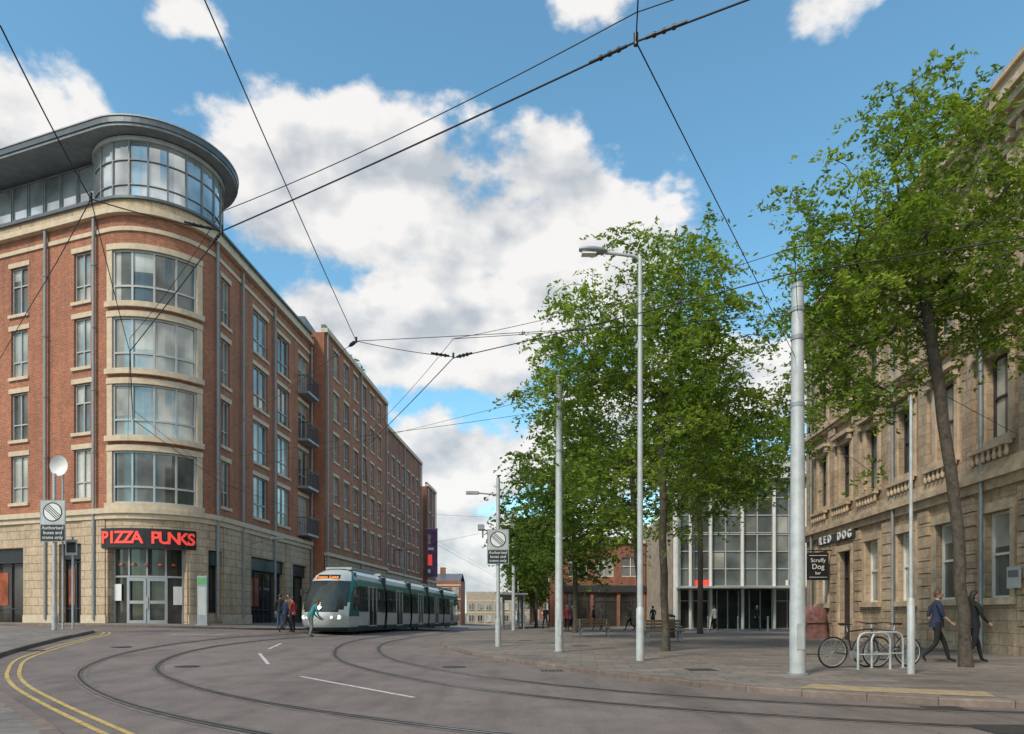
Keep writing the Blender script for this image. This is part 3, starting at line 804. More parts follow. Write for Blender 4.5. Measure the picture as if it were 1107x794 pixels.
def lamp(x, y, h, arm, dx=-1, name='street_lamp', hd=.7):
    g = Group(name); z = gz(x, y)
    g['base'].tube([(x, y, z-.05), (x, y, z+1.3), (x, y, z+1.36)], [.105, .10, .075], GALV, 16)
    g['shaft'].tube([(x, y, z+1.3), (x, y, h-.1), (x, y, h)], [.078, .055, .05], GALV, 14)
    g['arm'].tube([(x, y, h-.08), (x+dx*arm*.15, y, h+.02), (x+dx*arm, y, h+.12)], [.045, .04, .035], GALV, 10)
    xe = x+dx*arm; rows = []
    for i in range(9):
        t = i/8; w = .16*math.sin(math.pi*min(1, .12+t*.8))**.6; hh = .085*math.sin(math.pi*min(1, .1+t*.8))**.7
        rows.append([Vector((xe+dx*hd*(t-.15), y+w*math.cos(a), h+.14+.05*t+hh*math.sin(a))) for a in np.linspace(0, 2*math.pi, 13)[:-1]])
    g['luminaire'].grid(rows, GALVD, closed=True); g['luminaire'].face(rows[0], GALVD); g['luminaire'].face(rows[-1][::-1], GALVD)
    g['lens'].box(xe+dx*hd*.5-.18, xe+dx*hd*.5+.18, y-.1, y+.1, h+.05, h+.09, WHITE)
    g.done()
lamp(3.24, 17.3, 10.3, .95)
lamp(.55, 60, 7.5, 1.0, name='street_lamp')
def signpost(x, y, h, sz0, sz1, w, r=.045, cam=False, name='traffic_sign', arm=False):
    g = Group(name); z = gz(x, y)
    g['post'].tube([(x, y, z), (x, y, h)], r, GALV, 12)
    g['post_base'].tube([(x, y, z), (x, y, z+1.0)], r*1.5, GALV, 12)
    pl = g['plate']; H = sz1-sz0
    pl.box(x-w/2, x+w/2, y-r-.035, y-r-.01, sz0, sz1, GALVD)
    pl.box(x-w/2+.03, x+w/2-.03, y-r-.04, y-r-.036, sz0+H*.42, sz1-.03, GALV)
    pl.box(x-w/2+.03, x+w/2-.03, y-r-.04, y-r-.036, sz0+.03, sz0+H*.40, BLACK)
    cz = sz0+H*.71; rr = min(w, H*.55)*.42
    circ = lambda q, yy, m: pl.face([(x+q*math.cos(-t), yy, cz+q*math.sin(-t)) for t in np.linspace(0, 2*math.pi, 33)[:-1]][::-1], m)
    circ(rr, y-r-.044, BLACK); circ(rr*.88, y-r-.047, WHITE)
    M = Matrix.Translation((x, y-r-.051, cz)) @ Matrix.Rotation(.75, 4, 'Y')
    for q in (-.28, -.1, .1, .28): pl.box(-rr*.85, rr*.85, -.001, .001, q*rr-.012*rr/.3, q*rr+.012*rr/.3, BLACK, M)
    for i, t in enumerate(('Authorised', 'buses and', 'trams only')):
        o = textmesh(t, H*.115, .002, WHITE, 'lettering'); o.matrix_world = frameM(Vector((x, y-r-.044, sz0+H*(.33-.115*i))), Vector((1, 0, 0)), Vector((0, -1, 0))); g.extra.append(o)
    for zz in (sz0+.15, sz1-.15): g['clamps'].box(x-w*.4, x+w*.4, y-r-.008, y-r+.02, zz-.03, zz+.03, GALV)
    if cam:
        g['camera_arm'].tube([(x, y, sz1-.2), (x-.5, y, sz1+.0)], .03, GALVD, 6); g['camera_arm'].tube([(x-.55, y, sz1-.3), (x-.55, y, sz1+.12)], .03, GALVD, 6)
        g['camera'].box(x-.72, x-.5, y-.25, y+.2, sz1-.02, sz1+.16, GALVD)
    if arm:
        g['lamp_arm'].tube([(x, y, h-.6), (x-.9, y, h-.52)], .03, GALVD, 6); g['lamp_arm'].box(x-1.15, x-.7, y-.09, y+.09, h-.58, h-.48, GALVD)
    g.done()
signpost(-.5, 24.6, 6.15, 3.05, 4.3, .78, .07, cam=True, arm=True)
signpost(-17.05, 25.5, 6.5, 3.95, 5.5, .95, .06)
g = Group('parking_sign'); x, y = -16.75, 26.1; z = gz(x, y)
g['post'].tube([(x, y, z), (x, y, 4.2)], .04, GALV, 8); g['plate'].box(x-.25, x+.2, y-.06, y-.045, 3.5, 4.1, FRAME); g['plate'].box(x-.2, x+.15, y-.066, y-.062, 3.6, 4.0, BLACK); g.done()
g = Group('satellite_dish_mast'); x, y = -17.0, 25.9; g['mast'].tube([(x, y, gz(x, y)), (x, y, 6.9)], .035, GALV, 8)
rows = []
for i in range(6):
    t = i/5; rows.append([Vector((x+.34*t*math.cos(a)+.1, y-.25+.14*t*t*-1, 6.8+.38*t*math.sin(a))) for a in np.linspace(0, 2*math.pi, 21)[:-1]])
g['dish'].grid(rows, WHITE, closed=True); g.done()
g = Group('slim_cctv_pole'); x, y = 7.87, 13.5; z = PH
g['base'].tube([(x, y, z), (x, y, z+1.45), (x, y, z+1.5)], [.07, .07, .045], GALV, 14); g['shaft'].tube([(x, y, z+1.45), (x, y, 5.5)], [.038, .028], GALV, 12)
g['cap'].tube([(x, y, 5.5), (x, y, 5.6)], [.035, .015], GALVD, 10); g.done()
g = Group('wall_lamp'); p = PB.P(26.9, 5.2, .2)
g['arm'].tube([p, p+Vector((1.5, 0, .3))], .03, GALVD, 6); g['head'].box(p.x+1.3, p.x+1.9, p.y-.1, p.y+.1, p.z+.28, p.z+.4, GALVD); g.done()
g = Group('shop_totem_sign'); x, y = -15.0, 33.2; z = gz(x, y)
g['panel'].box(x-.24, x+.24, y-.08, y+.08, z+.05, z+2.4, GALVD); g['header'].box(x-.22, x+.22, y-.09, y-.082, z+2.0, z+2.3, pmat('green_sign', (.1, .35, .12), .5)); g['poster'].box(x-.19, x+.19, y-.09, y-.082, z+.5, z+1.85, FRAME); g['foot'].box(x-.3, x+.3, y-.15, y+.15, z, z+.05, GALVD); g.done()

# ------------------------------------------------------------------ wires
def sag(a, b, s=.0, n=10):
    a = Vector(a); b = Vector(b); return [a.lerp(b, i/n)-Vector((0, 0, s*4*(i/n)*(1-i/n))) for i in range(n+1)]
g = Group('overhead_wires'); wm = g['wires']
def wr(pts, r=.008, s=.03):
    for a, b in zip(pts[:-1], pts[1:]): wm.tube(sag(a, b, s), r, WIRE, 5, caps=False)
c1 = [(14, 2.6, 6), (5, 3.6, 6), (1.02, 5.63, 6), (-3.57, 8.42, 6), (-6.87, 12.3, 6), (-9.2, 16.6, 6), (-10.5, 25, 6), (-9.3, 35, 6), (-6.3, 66, 5.6), (-2.5, 105, 5.2)]
c2 = [(14, 7.0, 6), (8.5, 7.7, 6), (3.9, 9.45, 6), (-1.08, 12.6, 6), (-4.2, 19.5, 6), (-5.9, 28, 6), (-5.9, 36, 6), (-3, 66, 5.6), (.8, 105, 5.2)]
wr(c1, .0085, .02); wr([(x, y, z+.24) for x, y, z in c1], .005, .08)
wr(c2, .009); wr([(x, y, z+.35) for x, y, z in c2[1:]], .005, .1)
wr([(-1.08, 12.6, 6.02), (-2.72, 11.95, 6.05), (-2.4, 5.25, 6.1), (-2.3, 1, 6.2)], .006)
wr([(-2.72, 11.95, 6.05), (5.5, 13.3, 7.1)], .006); wr([(-2.72, 11.95, 6.05), (-15.35, 34.0, 9.5)], .006)
wr([(-4.0, 2, 6.1), (-4.14, 5.54, 6.05), (-4.8, 7.8, 6.02), (-3.57, 8.42, 6.0)], .007)
wr([(-4.8, 7.8, 6.02), (-7.2, 10.3, 6.0), (-31, 36.0, 7.8)], .006)
wr([(-4.8, 7.8, 6.02), (-6.87, 12.3, 6.0), (-18.3, 32.6, 9.4)], .006)
wr([(.5, 2, 6), (1.02, 5.63, 6), (15.3, 30.0, 6.9)], .006)
wr([(1.45, 21.1, 8.1), (-15.0, 38.5, 9.4)], .007); wr([(1.45, 21.1, 7.6), (-4.2, 19.5, 6.35), (-15.3, 34.5, 9.0)], .007)
wr([(5.55, 13.3, 7.15), (-1.08, 12.6, 6.35)], .006); wr([(5.55, 13.3, 7.15), (14.2, 19.2, 6.3)], .007); wr([(5.55, 13.3, 7.15), (3.9, 9.45, 6.35)], .006)
wr([(.1, 47, 7.8), (-14, 50, 9)], .008); wr([(.1, 47, 7.3), (-5, 47, 6.2), (-14, 50, 8.6)], .008)
ins = g['insulators']
for a, b in (((1.02, 5.63, 6), (-3.57, 8.42, 6)), ((1.02, 5.63, 6.0), (5, 3.6, 6)), ((-3.57, 8.42, 6), (-4.8, 7.8, 6.02)), ((-1.08, 12.6, 6.02), (-2.72, 11.95, 6.05)), ((-1.08, 12.6, 6), (3.9, 9.45, 6)), ((-3.57, 8.42, 6), (-6.87, 12.3, 6)), ((-2.72, 11.95, 6.05), (-15, 34, 9.5))):
    a = Vector(a); b = Vector(b); d = (b-a).normalized(); k = .55 if a.y < 9 else .9
    ins.tube([a+d*.08, a+d*.42], .024*k, BLACK, 8)
    for q in (.14, .22, .30): ins.tube([a+d*q, a+d*(q+.025)], .038*k, BLACK, 8)
for p in ((1.02, 5.63, 6), (-3.57, 8.42, 6), (-1.08, 12.6, 6.02), (-2.72, 11.95, 6.05), (-4.8, 7.8, 6.02)):
    p = Vector(p); ins.tube([p-Vector((0, 0, .03)), p+Vector((0, 0, .07))], .02, BLACK, 8)
g.done()

# ------------------------------------------------------------------ trees
def quadmesh(name, V, mat):
    n = len(V)//4; me = bpy.data.meshes.new(name)
    me.vertices.add(len(V)); me.vertices.foreach_set('co', V.astype(np.float32).ravel())
    me.loops.add(n*4); me.loops.foreach_set('vertex_index', np.arange(n*4, dtype=np.int32))
    me.polygons.add(n); me.polygons.foreach_set('loop_start', np.arange(0, n*4, 4, dtype=np.int32)); me.polygons.foreach_set('loop_total', np.full(n, 4, dtype=np.int32))
    me.materials.append(mat); me.update(calc_edges=True); return me
def leaves(centers, rs, nfr, nlf, flen, lsz, droop=.5, flat=.32):
    N = len(centers); c = np.repeat(np.array(centers), nfr, axis=0)
    F = len(c); d = rs.normal(size=(F, 3)); d[:, 2] *= flat; d /= np.linalg.norm(d, axis=1)[:, None]
    L = flen*rs.uniform(.45, 1.4, F); c = c+rs.normal(size=(F, 3))*[.14, .14, .09]
    t = rs.uniform(.05, 1, (F, nlf)); p = c[:, None, :]+d[:, None, :]*(L[:, None]*t)[:, :, None]
    p[:, :, 2] -= droop*(L[:, None]*t*t); p += rs.normal(size=p.shape)*.03
    p = p.reshape(-1, 3); n = len(p)
    a = rs.normal(size=(n, 3)); a[:, 2] *= .5; a /= np.linalg.norm(a, axis=1)[:, None]
    u = rs.normal(size=(n, 3)); b = np.cross(a, u); b[:, 2] *= .6; b /= np.linalg.norm(b, axis=1)[:, None]
    sz = (lsz*rs.uniform(.6, 1.3, n))[:, None]; a = a*sz; b = b*sz*.40
    return np.stack([p-a, p-b, p+a, p+b], axis=1).reshape(-1, 3)
def tree(name, trunk, blobs, nclump, seed, r0=.17, leaf=LEAF, nfr=9, nlf=15, flen=.75, lsz=.075, gap=.0, minz=2.5, sep=.13):
    rnd = random.Random(seed); rs = np.random.RandomState(seed)
    nodes = [Vector(p) for p in trunk]; fine = []
    for a, b in zip(nodes[:-1], nodes[1:]):
        for i in range(4): fine.append(a.lerp(b, i/4)+Vector((rnd.uniform(-.03, .03), rnd.uniform(-.03, .03), 0)))
    fine.append(nodes[-1]); nodes = fine; par = [-1]+list(range(len(nodes)-1)); nt = len(nodes)
    vol = [b[1][0]*b[1][1]*b[1][2] for b in blobs]; cen = []
    tries = 0
    while len(cen) < nclump and tries < 60000:
        tries += 1
        c, r = rnd.choices(blobs, vol)[0]
        v = Vector((rnd.gauss(0, 1), rnd.gauss(0, 1), rnd.gauss(0, 1))).normalized()*(rnd.random()**.42)*rnd.choice((1, 1, 1, 1.12))
        p = Vector((c[0]+v.x*r[0], c[1]+v.y*r[1], c[2]+v.z*r[2]))
        if p.z < minz: continue
        if noise.noise(p*.5+Vector((seed, 0, 0))) < gap-.12: continue
        if any((p-q).length_squared < sep for q in cen[-250:]): continue
        cen.append(p)
    cen.sort(key=lambda p: (p-nodes[nt-1]).length)
    tips = []
    for p in cen:
        best = None; bd = 1e9
        for i, q in enumerate(nodes):
            if i < nt*.45: continue
            d = p-q; L = d.length
            cost = L+(max(0, -d.z)*1.4)+max(0, .25*(nodes[i].z < trunk[-1][2]-1.5))
            if cost < bd: bd = cost; best = i
        q = nodes[best]; L = (p-q).length; n = max(1, min(4, int(L/.6)+1)); prev = best
        for k in range(1, n+1):
            t = k/n; w = q.lerp(p, t)
            w.z += .12*L*math.sin(math.pi*t)*(1 if p.z < q.z+L*.6 else -.3)
            if k < n: w += Vector((rnd.gauss(0, .05), rnd.gauss(0, .05), rnd.gauss(0, .04)))*L*.5
            nodes.append(w); par.append(prev); prev = len(nodes)-1
        tips.append(prev)
    cnt = [0]*len(nodes)
    for t in tips:
        i = t
        while i >= 0: cnt[i] += 1; i = par[i]
    tot = max(1, cnt[0]); rad = [max(.008, r0*.95*(c/tot)**.55) for c in cnt]
    for i in range(nt): rad[i] = max(rad[i], r0*(1-.6*i/nt)) 
    rad[0] = r0*1.25
    g = Group(name)
    g['trunk'].tube(nodes[:nt], rad[:nt], BARK, 10)
    lb = g['limbs']
    for i in range(nt, len(nodes)):
        a, b = nodes[par[i]], nodes[i]
        if (b-a).length > 1e-3: lb.tube([a, b], [min(rad[par[i]], rad[i]*1.3), rad[i]], BARK, 5 if rad[i] < .03 else 7, caps=False)
    e = g.done()
    V = leaves([tuple(p) for p in cen], rs, nfr, nlf, flen, lsz)
    o = bpy.data.objects.new('foliage', quadmesh('foliage', V, leaf)); COL.objects.link(o); o.parent = e
    return e
tree('honey_locust_tree', [(10.1, 15.2, .1), (9.95, 15.2, 2.5), (9.7, 15.25, 5), (9.35, 15.3, 7.5), (9.0, 15.3, 9.5)],
     [((9.2, 15.4, 9.5), (3.0, 2.6, 2.7)), ((7.2, 15.3, 8.4), (1.4, 1.6, 1.6)), ((7.5, 15.6, 6.0), (1.2, 1.3, 1.8)), ((11.2, 15.4, 9.5), (2.5, 2.3, 2.4)), ((9.1, 15.4, 12.0), (1.5, 1.4, 1.5)), ((8.9, 16.0, 7.4), (1.8, 1.6, 1.0))],
     410, 3, .13, nfr=8, nlf=16, flen=.66, lsz=.064, gap=.0, minz=4.0, sep=.13)
tree('honey_locust_tree', [(4.85, 21.6, .1), (4.8, 21.6, 2.5), (4.75, 21.6, 5), (4.7, 21.6, 8)],
     [((4.5, 21.6, 8.5), (3.8, 3.2, 4.7)), ((6.5, 21.4, 7.9), (2.5, 2.3, 3.8)), ((2.5, 21.6, 8.4), (2.2, 2.0, 2.9)), ((4.9, 21.6, 11.6), (2.3, 2.2, 2.0))],
     430, 11, .125, nfr=8, nlf=15, flen=.82, lsz=.079, gap=.0, minz=3.4, sep=.19)
tree('honey_locust_tree', [(5.9, 31.5, .1), (5.85, 31.5, 3), (5.6, 31.5, 6), (5.4, 31.5, 9)],
     [((5.2, 31.5, 9.6), (5.0, 3.6, 5.0)), ((2.2, 31, 7.2), (2.2, 2.5, 3.6)), ((8.6, 31.5, 9.5), (2.8, 2.5, 3.4))],
     300, 21, .15, leaf=LEAFD, nfr=8, nlf=13, flen=1.0, lsz=.115, gap=.0, minz=3.4, sep=.3)
tree('honey_locust_tree', [(3.9, 42, .1), (3.9, 42, 3), (3.8, 42, 6), (3.7, 42, 8.5)],
     [((3.7, 42, 8.0), (4.0, 4, 4.6)), ((1.4, 42, 6.2), (2.4, 2.5, 3.4))],
     230, 31, .16, leaf=LEAFD, nfr=8, nlf=12, flen=1.15, lsz=.15, gap=-.05, minz=2.8, sep=.3)
tree('honey_locust_tree', [(11.0, 40, .1), (11.0, 40, 3), (11.0, 40, 6), (10.9, 40, 8)],
     [((11.0, 40, 10.4), (4.2, 4, 4.0)), ((14.8, 40, 10.4), (2.6, 3, 3.0))],
     170, 41, .16, leaf=LEAFD, nfr=8, nlf=12, flen=1.15, lsz=.14, gap=.0, minz=6.6, sep=.3)
for (x, y, h, s) in ((2.0, 56, 6.6, 51), (1.9, 70, 6.2, 52), (2.6, 86, 5.8, 53), (3.2, 100, 5.4, 54)):
    tree('street_tree', [(x, y, -.2), (x, y, 3), (x, y, h-.4)], [((x-.2, y, h), (2.5, 2.5, 3.4))], 95, s, .14, leaf=LEAFD, nfr=8, nlf=10, flen=1.1, lsz=.19, gap=-.2, minz=2.3)
rs = np.random.RandomState(5)
cc = [(-13.6+rs.uniform(-.7, .3), 56+rs.uniform(0, 7), 22.0+rs.uniform(-.1, .7)) for _ in range(26)]
e = bpy.data.objects.new('roof_garden_shrubs', quadmesh('roof_garden_shrubs', leaves(cc, rs, 8, 14, .7, .13), LEAF)); COL.objects.link(e)

# ------------------------------------------------------------------ people
SKIN = pmat('skin', (.42, .24, .17), .55, var=.08); HAIRD = pmat('hair_dark', (.02, .015, .012), .6); HAIRB = pmat('hair_brown', (.08, .045, .025), .6)
SHOE = pmat('shoe', (.03, .03, .03), .5)
def cloth(n, c): return pmat('cloth_'+n, c, .85, var=.2, scale=8)
NAVY = cloth('navy', (.02, .03, .07)); BLK = cloth('black', (.012, .012, .014)); JEAN = cloth('denim', (.04, .07, .14)); TEALC = cloth('teal', (.03, .2, .2)); GREYC = cloth('grey', (.15, .15, .16)); REDC = cloth('red', (.3, .04, .04)); OLV = cloth('olive', (.1, .1, .05)); WHC = cloth('white', (.55, .53, .5))
def person(name, x, y, z, heading, h=1.75, pose='walk', top=BLK, bot=JEAN, hair=HAIRD, long=False, sleeves=True, bag=False, shoe=SHOE):
    J = {}
    def j(n, p, r): J[n] = (Vector(p), r)
    j('pel', (0, 0, .96), .135); j('wai', (0, .0, 1.10), .115); j('che', (0, .01, 1.30), .135); j('nek0', (0, 0, 1.45), .075); j('nek', (0, .015, 1.53), .05); j('hd', (0, .025, 1.60), .055)
    for s, c in ((-1, 'L'), (1, 'R')):
        j('sh'+c, (s*.17, 0, 1.42), .066)
        j('hip'+c, (s*.09, 0, .88), .092)
    if pose == 'walk':
        A = {'L': ((-.215, -.12, 1.16), (-.20, .0, .94)), 'R': ((.215, .06, 1.15), (.20, .25, .98))}
        Lg = {'L': ((-.095, .20, .52), (-.09, .30, .09), (-.09, .47, .035)), 'R': ((.095, -.04, .48), (.09, -.34, .16), (.09, -.27, .03))}
    elif pose == 'bend':
        A = {'L': ((-.2, .28, 1.0), (-.14, .45, .86)), 'R': ((.2, .28, 1.0), (.14, .47, .84))}
        Lg = {'L': ((-.1, .10, .49), (-.1, 0, .08), (-.1, .16, .035)), 'R': ((.1, .06, .49), (.12, -.05, .08), (.13, .11, .035))}
        for k in ('wai', 'che', 'nek0', 'nek', 'hd', 'shL', 'shR'):
            p, r = J[k]; q = p-Vector((0, 0, .96)); q = Matrix.Rotation(-.5, 3, 'X') @ q; J[k] = (q+Vector((0, 0, .96)), r)
    else:
        A = {'L': ((-.23, -.02, 1.15), (-.21, .05, .90)), 'R': ((.23, -.02, 1.15), (.16, .18, 1.05))}
        Lg = {'L': ((-.10, .02, .49), (-.10, -.02, .08), (-.12, .14, .035)), 'R': ((.10, .03, .49), (.12, -.01, .08), (.15, .14, .035))}
    for c in 'LR':
        j('el'+c, A[c][0], .043); j('wr'+c, A[c][1], .028); j('kn'+c, Lg[c][0], .060); j('an'+c, Lg[c][1], .042); j('to'+c, Lg[c][2], .034)
    E = [('pel', 'wai', 't'), ('wai', 'che', 't'), ('che', 'nek0', 't'), ('nek0', 'nek', 's'), ('nek', 'hd', 's')]
    for c in 'LR': E += [('nek0', 'sh'+c, 't'), ('sh'+c, 'el'+c, 't'), ('el'+c, 'wr'+c, 't' if sleeves else 's'), ('pel', 'hip'+c, 'b'), ('hip'+c, 'kn'+c, 'b'), ('kn'+c, 'an'+c, 'b'), ('an'+c, 'to'+c, 'f')]
    names = list(J); me = bpy.data.meshes.new('sk'); me.from_pydata([J[n][0] for n in names], [(names.index(a), names.index(b)) for a, b, _ in E], [])
    ob = bpy.data.objects.new('sk', me); COL.objects.link(ob)
    md = ob.modifiers.new('Skin', 'SKIN'); md.use_smooth_shade = True
    for i, n in enumerate(names):
        sv = me.skin_vertices[0].data[i]; r = J[n][1]
        sv.radius = (r, r); sv.use_root = (n == 'pel')
    ob.modifiers.new('Sub', 'SUBSURF').levels = 1
    ev = ob.evaluated_get(bpy.context.evaluated_depsgraph_get()); m2 = ev.to_mesh()
    vs = [v.co.copy() for v in m2.vertices]; fs = [tuple(p.vertices) for p in m2.polygons]; ev.to_mesh_clear()
    bpy.data.objects.remove(ob)
    g = Group(name); b = g['body']
    mats = {'t': top, 's': SKIN, 'b': bot, 'f': shoe}
    b.v = [(v.x, v.y, v.z) for v in vs]
    segs = [(J[a][0], J[c][0], k, (J[a][1]+J[c][1])/2) for a, c, k in E]
    for f in fs:
        c = sum((vs[i] for i in f), Vector())/len(f); bd = 9; bk = 't'
        for a, d, k, r in segs:
            ab = d-a; t = max(0, min(1, (c-a).dot(ab)/ab.length_squared)); q = (c-(a+ab*t)).length-r
            if q < bd: bd = q; bk = k
        b.f.append(f); b.m.append(b.mi(mats[bk])); b.uv.append(None); b.sm.append(True)
    pz = J['pel'][0]
    b.tube([pz+Vector((0, 0, -.10)), pz+Vector((0, 0, .02)), J['wai'][0]], [.165, .16, .135], top, 14, flat=.85)
    hc = J['hd'][0]+Vector((0, .02, .065)); H = g['head']; rows = []
    for i in range(11):
        ph = -math.pi/2+math.pi*i/10; row = []
        for k in range(16):
            a = 2*math.pi*k/16; rx = .074; ry = .094
            p = Vector((rx*math.cos(ph)*math.cos(a), ry*math.cos(ph)*math.sin(a), .118*math.sin(ph)))
            if p.z < -.03: p.x *= 1-.9*(-.03-p.z)*2.2
            if p.y > .05 and abs(p.x) < .02 and -.04 < p.z < .01: p.y += .018
            row.append(hc+p)
        rows.append(row)
    H.grid(rows, SKIN, closed=True)
    for s in (-1, 1):
        H.tube([hc+Vector((s*.070, -.005, -.02)), hc+Vector((s*.085, -.012, .02))], [.014, .018], SKIN, 6)
        H.tube([hc+Vector((s*.028, .078, .008)), hc+Vector((s*.028, .088, .008))], .010, BLACK, 6)
    H.tube([hc+Vector((-.022, .083, -.055)), hc+Vector((.022, .083, -.055))], .006, REDC, 5)
    rows = []
    for i in range(8):
        ph = math.radians(-12+102*i/7)
        rows.append([hc+Vector((.083*math.cos(ph)*math.cos(a), -.012+.100*math.cos(ph)*math.sin(a)*(1 if math.sin(a) < .3 or ph > .6 else .80), .016+.115*math.sin(ph))) for a in [2*math.pi*k/16 for k in range(16)]])
    g['hair'].grid(rows, hair, closed=True)
    if long: g['hair'].tube([hc+Vector((0, -.05, .04)), hc+Vector((0, -.085, -.08)), hc+Vector((0, -.09, -.22))], [.06, .075, .045], hair, 10)
    else: g['hair'].tube([hc+Vector((0, -.04, .03)), hc+Vector((0, -.05, -.06))], [.065, .05], hair, 10)
    for c, s in (('L', -1), ('R', 1)):
        w = J['wr'+c][0]; d = (w-J['el'+c][0]).normalized(); fwd = Vector((0, 1, 0)); q = (fwd-d*fwd.dot(d)).normalized()
        hd = g['hands']; pe = w+d*.09
        hd.tube([w-d*.02, w+d*.03, pe], [.026, .036, .036], SKIN, 8)
        for k in range(4):
            o = q*(.026-.018*k); L = (.075, .085, .08, .06)[k]; inn = Vector((-s, 0, 0))
            hd.tube([pe-d*.01+o, pe+d*L*.45+o+inn*.008, pe+d*L*.85+o+inn*.03], [.010, .009, .007], SKIN, 5)
        hd.tube([w+d*.03+q*.028, w+d*.065+q*.055, w+d*.10+q*.055], [.012, .011, .009], SKIN, 5)
    if bag:
        g['bag'].tube([(0, -.19, 1.02), (0, -.21, 1.1), (0, -.21, 1.35), (0, -.19, 1.44)], [.12, .14, .14, .10], bag, 10, flat=.6)
    k = h/1.76
    g.done(Matrix.Translation((x, y, z)) @ Matrix.Rotation(heading, 4, 'Z') @ Matrix.Scale(k, 4))
RT = -math.pi/2
person('man_walking', 10.3, 16.6, PH, RT-.2, 1.74, 'walk', NAVY, BLK, HAIRB, sleeves=False)
person('woman_walking', 11.05, 16.4, PH, RT+.1, 1.72, 'walk', BLK, BLK, HAIRD, long=True)
ppl = [('pedestrian', -11.25, 33.2, .2, 'stand', BLK, JEAN), ('pedestrian', -10.95, 34.2, 1.2, 'stand', REDC, BLK), ('pedestrian', -10.85, 32.8, -1.0, 'walk', NAVY, BLK),
       ('pedestrian', -11.4, 35, 2.5, 'walk', OLV, JEAN)]
for n, x, y, hd, po, t, bt in ppl: person(n, x, y, G(x, y)+(PH if x < -11.2 else 0), hd, 1.74, po, t, bt)
person('person_bending', -9.2, 31.2, G(-9, 31.2), -.9, 1.76, 'bend', TEALC, GREYC, HAIRB)
for x, y, hd, po, t in ((2.5, 51, .4, 'walk', BLK), (4.35, 49, 2.8, 'walk', NAVY), (5.9, 49.5, 1.4, 'stand', BLK), (6.5, 49.8, 1.7, 'stand', GREYC), (3.5, 43.5, 3.0, 'walk', REDC), (13.6, 46, .3, 'walk', WHC), (16.8, 47, 3.1, 'walk', BLK), (8.2, 47.5, 1.2, 'walk', OLV), (8.9, 48, 1.4, 'walk', BLK), (10.3, 50, .2, 'stand', NAVY)):
    person('pedestrian', x, y, PH, hd, 1.72, po, t, BLK)

# ------------------------------------------------------------------ street furniture
def hoop(x, y, w=.75, h=.78, a=0):
    mb = MB(); pts = [(-w/2, 0, 0), (-w/2, 0, h-.15), (-w/2+.05, 0, h-.05), (-w/2+.16, 0, h), (w/2-.16, 0, h), (w/2-.05, 0, h-.05), (w/2, 0, h-.15), (w/2, 0, 0)]
    mb.tube(pts, .025, GALV, 10)
    mb.tube([(-w/2, 0, .32), (w/2, 0, .32)], .016, GALV, 8)
    for s in (-1, 1): mb.tube([(s*w/2, 0, 0), (s*w/2, 0, .015)], .07, GALVD, 12)
    single('cycle_hoop', mb, Matrix.Translation((x, y, PH)) @ Matrix.Rotation(a, 4, 'Z'))
hoop(7.7, 14.55, a=.15); hoop(8.2, 14.95, a=.15)
def bicycle(x, y, a, col):
    g = Group('bicycle'); F = pmat('bike_paint', col, .35)
    for cx in (-.52, .52):
        g['tyre'].tube([(cx+.33*math.cos(t), 0, .345+.33*math.sin(t)) for t in np.linspace(0, 2*math.pi, 33)], .018, BLACK, 8, caps=False)
        g['rim'].tube([(cx+.30*math.cos(t), 0, .345+.30*math.sin(t)) for t in np.linspace(0, 2*math.pi, 33)], .009, GALV, 6, caps=False)
        g['hub'].tube([(cx, -.05, .345), (cx, .05, .345)], .022, GALV, 8)
        for k in range(14): t = 2*math.pi*k/14; g['spokes'].tube([(cx, .02*(-1)**k, .345), (cx+.3*math.cos(t), 0, .345+.3*math.sin(t))], .0025, GALV, 4)
    bb = (-.07, 0, .30); st = (-.20, 0, .80); hd = (.36, 0, .86); hb = (.40, 0, .72)
    for a_, b_ in ((bb, st), (st, hd), (bb, hb), (hd, hb)): g['frame'].tube([a_, b_], .018, F, 8)
    for s in (-.05, .05):
        g['frame'].tube([bb, (-.52, s, .345)], .010, F, 6); g['frame'].tube([(-.2, 0, .78), (-.52, s, .345)], .009, F, 6)
        g['fork'].tube([hb, (.46, s, .55), (.52, s, .345)], .012, F, 6)
    g['seatpost'].tube([st, (-.235, 0, .94)], .013, GALV, 6)
    g['saddle'].tube([(-.38, 0, .96), (-.28, 0, .965), (-.10, 0, .955)], [.07, .06, .02], BLACK, 10, flat=.4)
    g['handlebar'].tube([hd, (.355, 0, .96)], .014, GALV, 6)
    g['handlebar'].tube([(.28, -.28, .97), (.38, -.12, .97), (.38, .12, .97), (.28, .28, .97)], .013, BLACK, 8)
    g['crank'].tube([(-.07, -.03, .30), (-.07, -.04, .30)], .09, GALVD, 16); g['crank'].tube([(-.07, -.06, .30), (.03, -.06, .17)], .010, GALVD, 6); g['crank'].tube([(-.07, .06, .30), (-.17, .06, .43)], .010, GALVD, 6)
    g['pedals'].box(-.02, .08, -.16, -.07, .155, .18, BLACK); g['pedals'].box(-.22, -.12, .07, .16, .42, .445, BLACK)
    g.done(Matrix.Translation((x, y, PH)) @ Matrix.Rotation(a, 4, 'Z') @ Matrix.Rotation(.08, 4, 'X'))
bicycle(7.5, 15.0, .12, (.03, .03, .03)); bicycle(8.4, 15.3, 3.3, (.1, .1, .11))
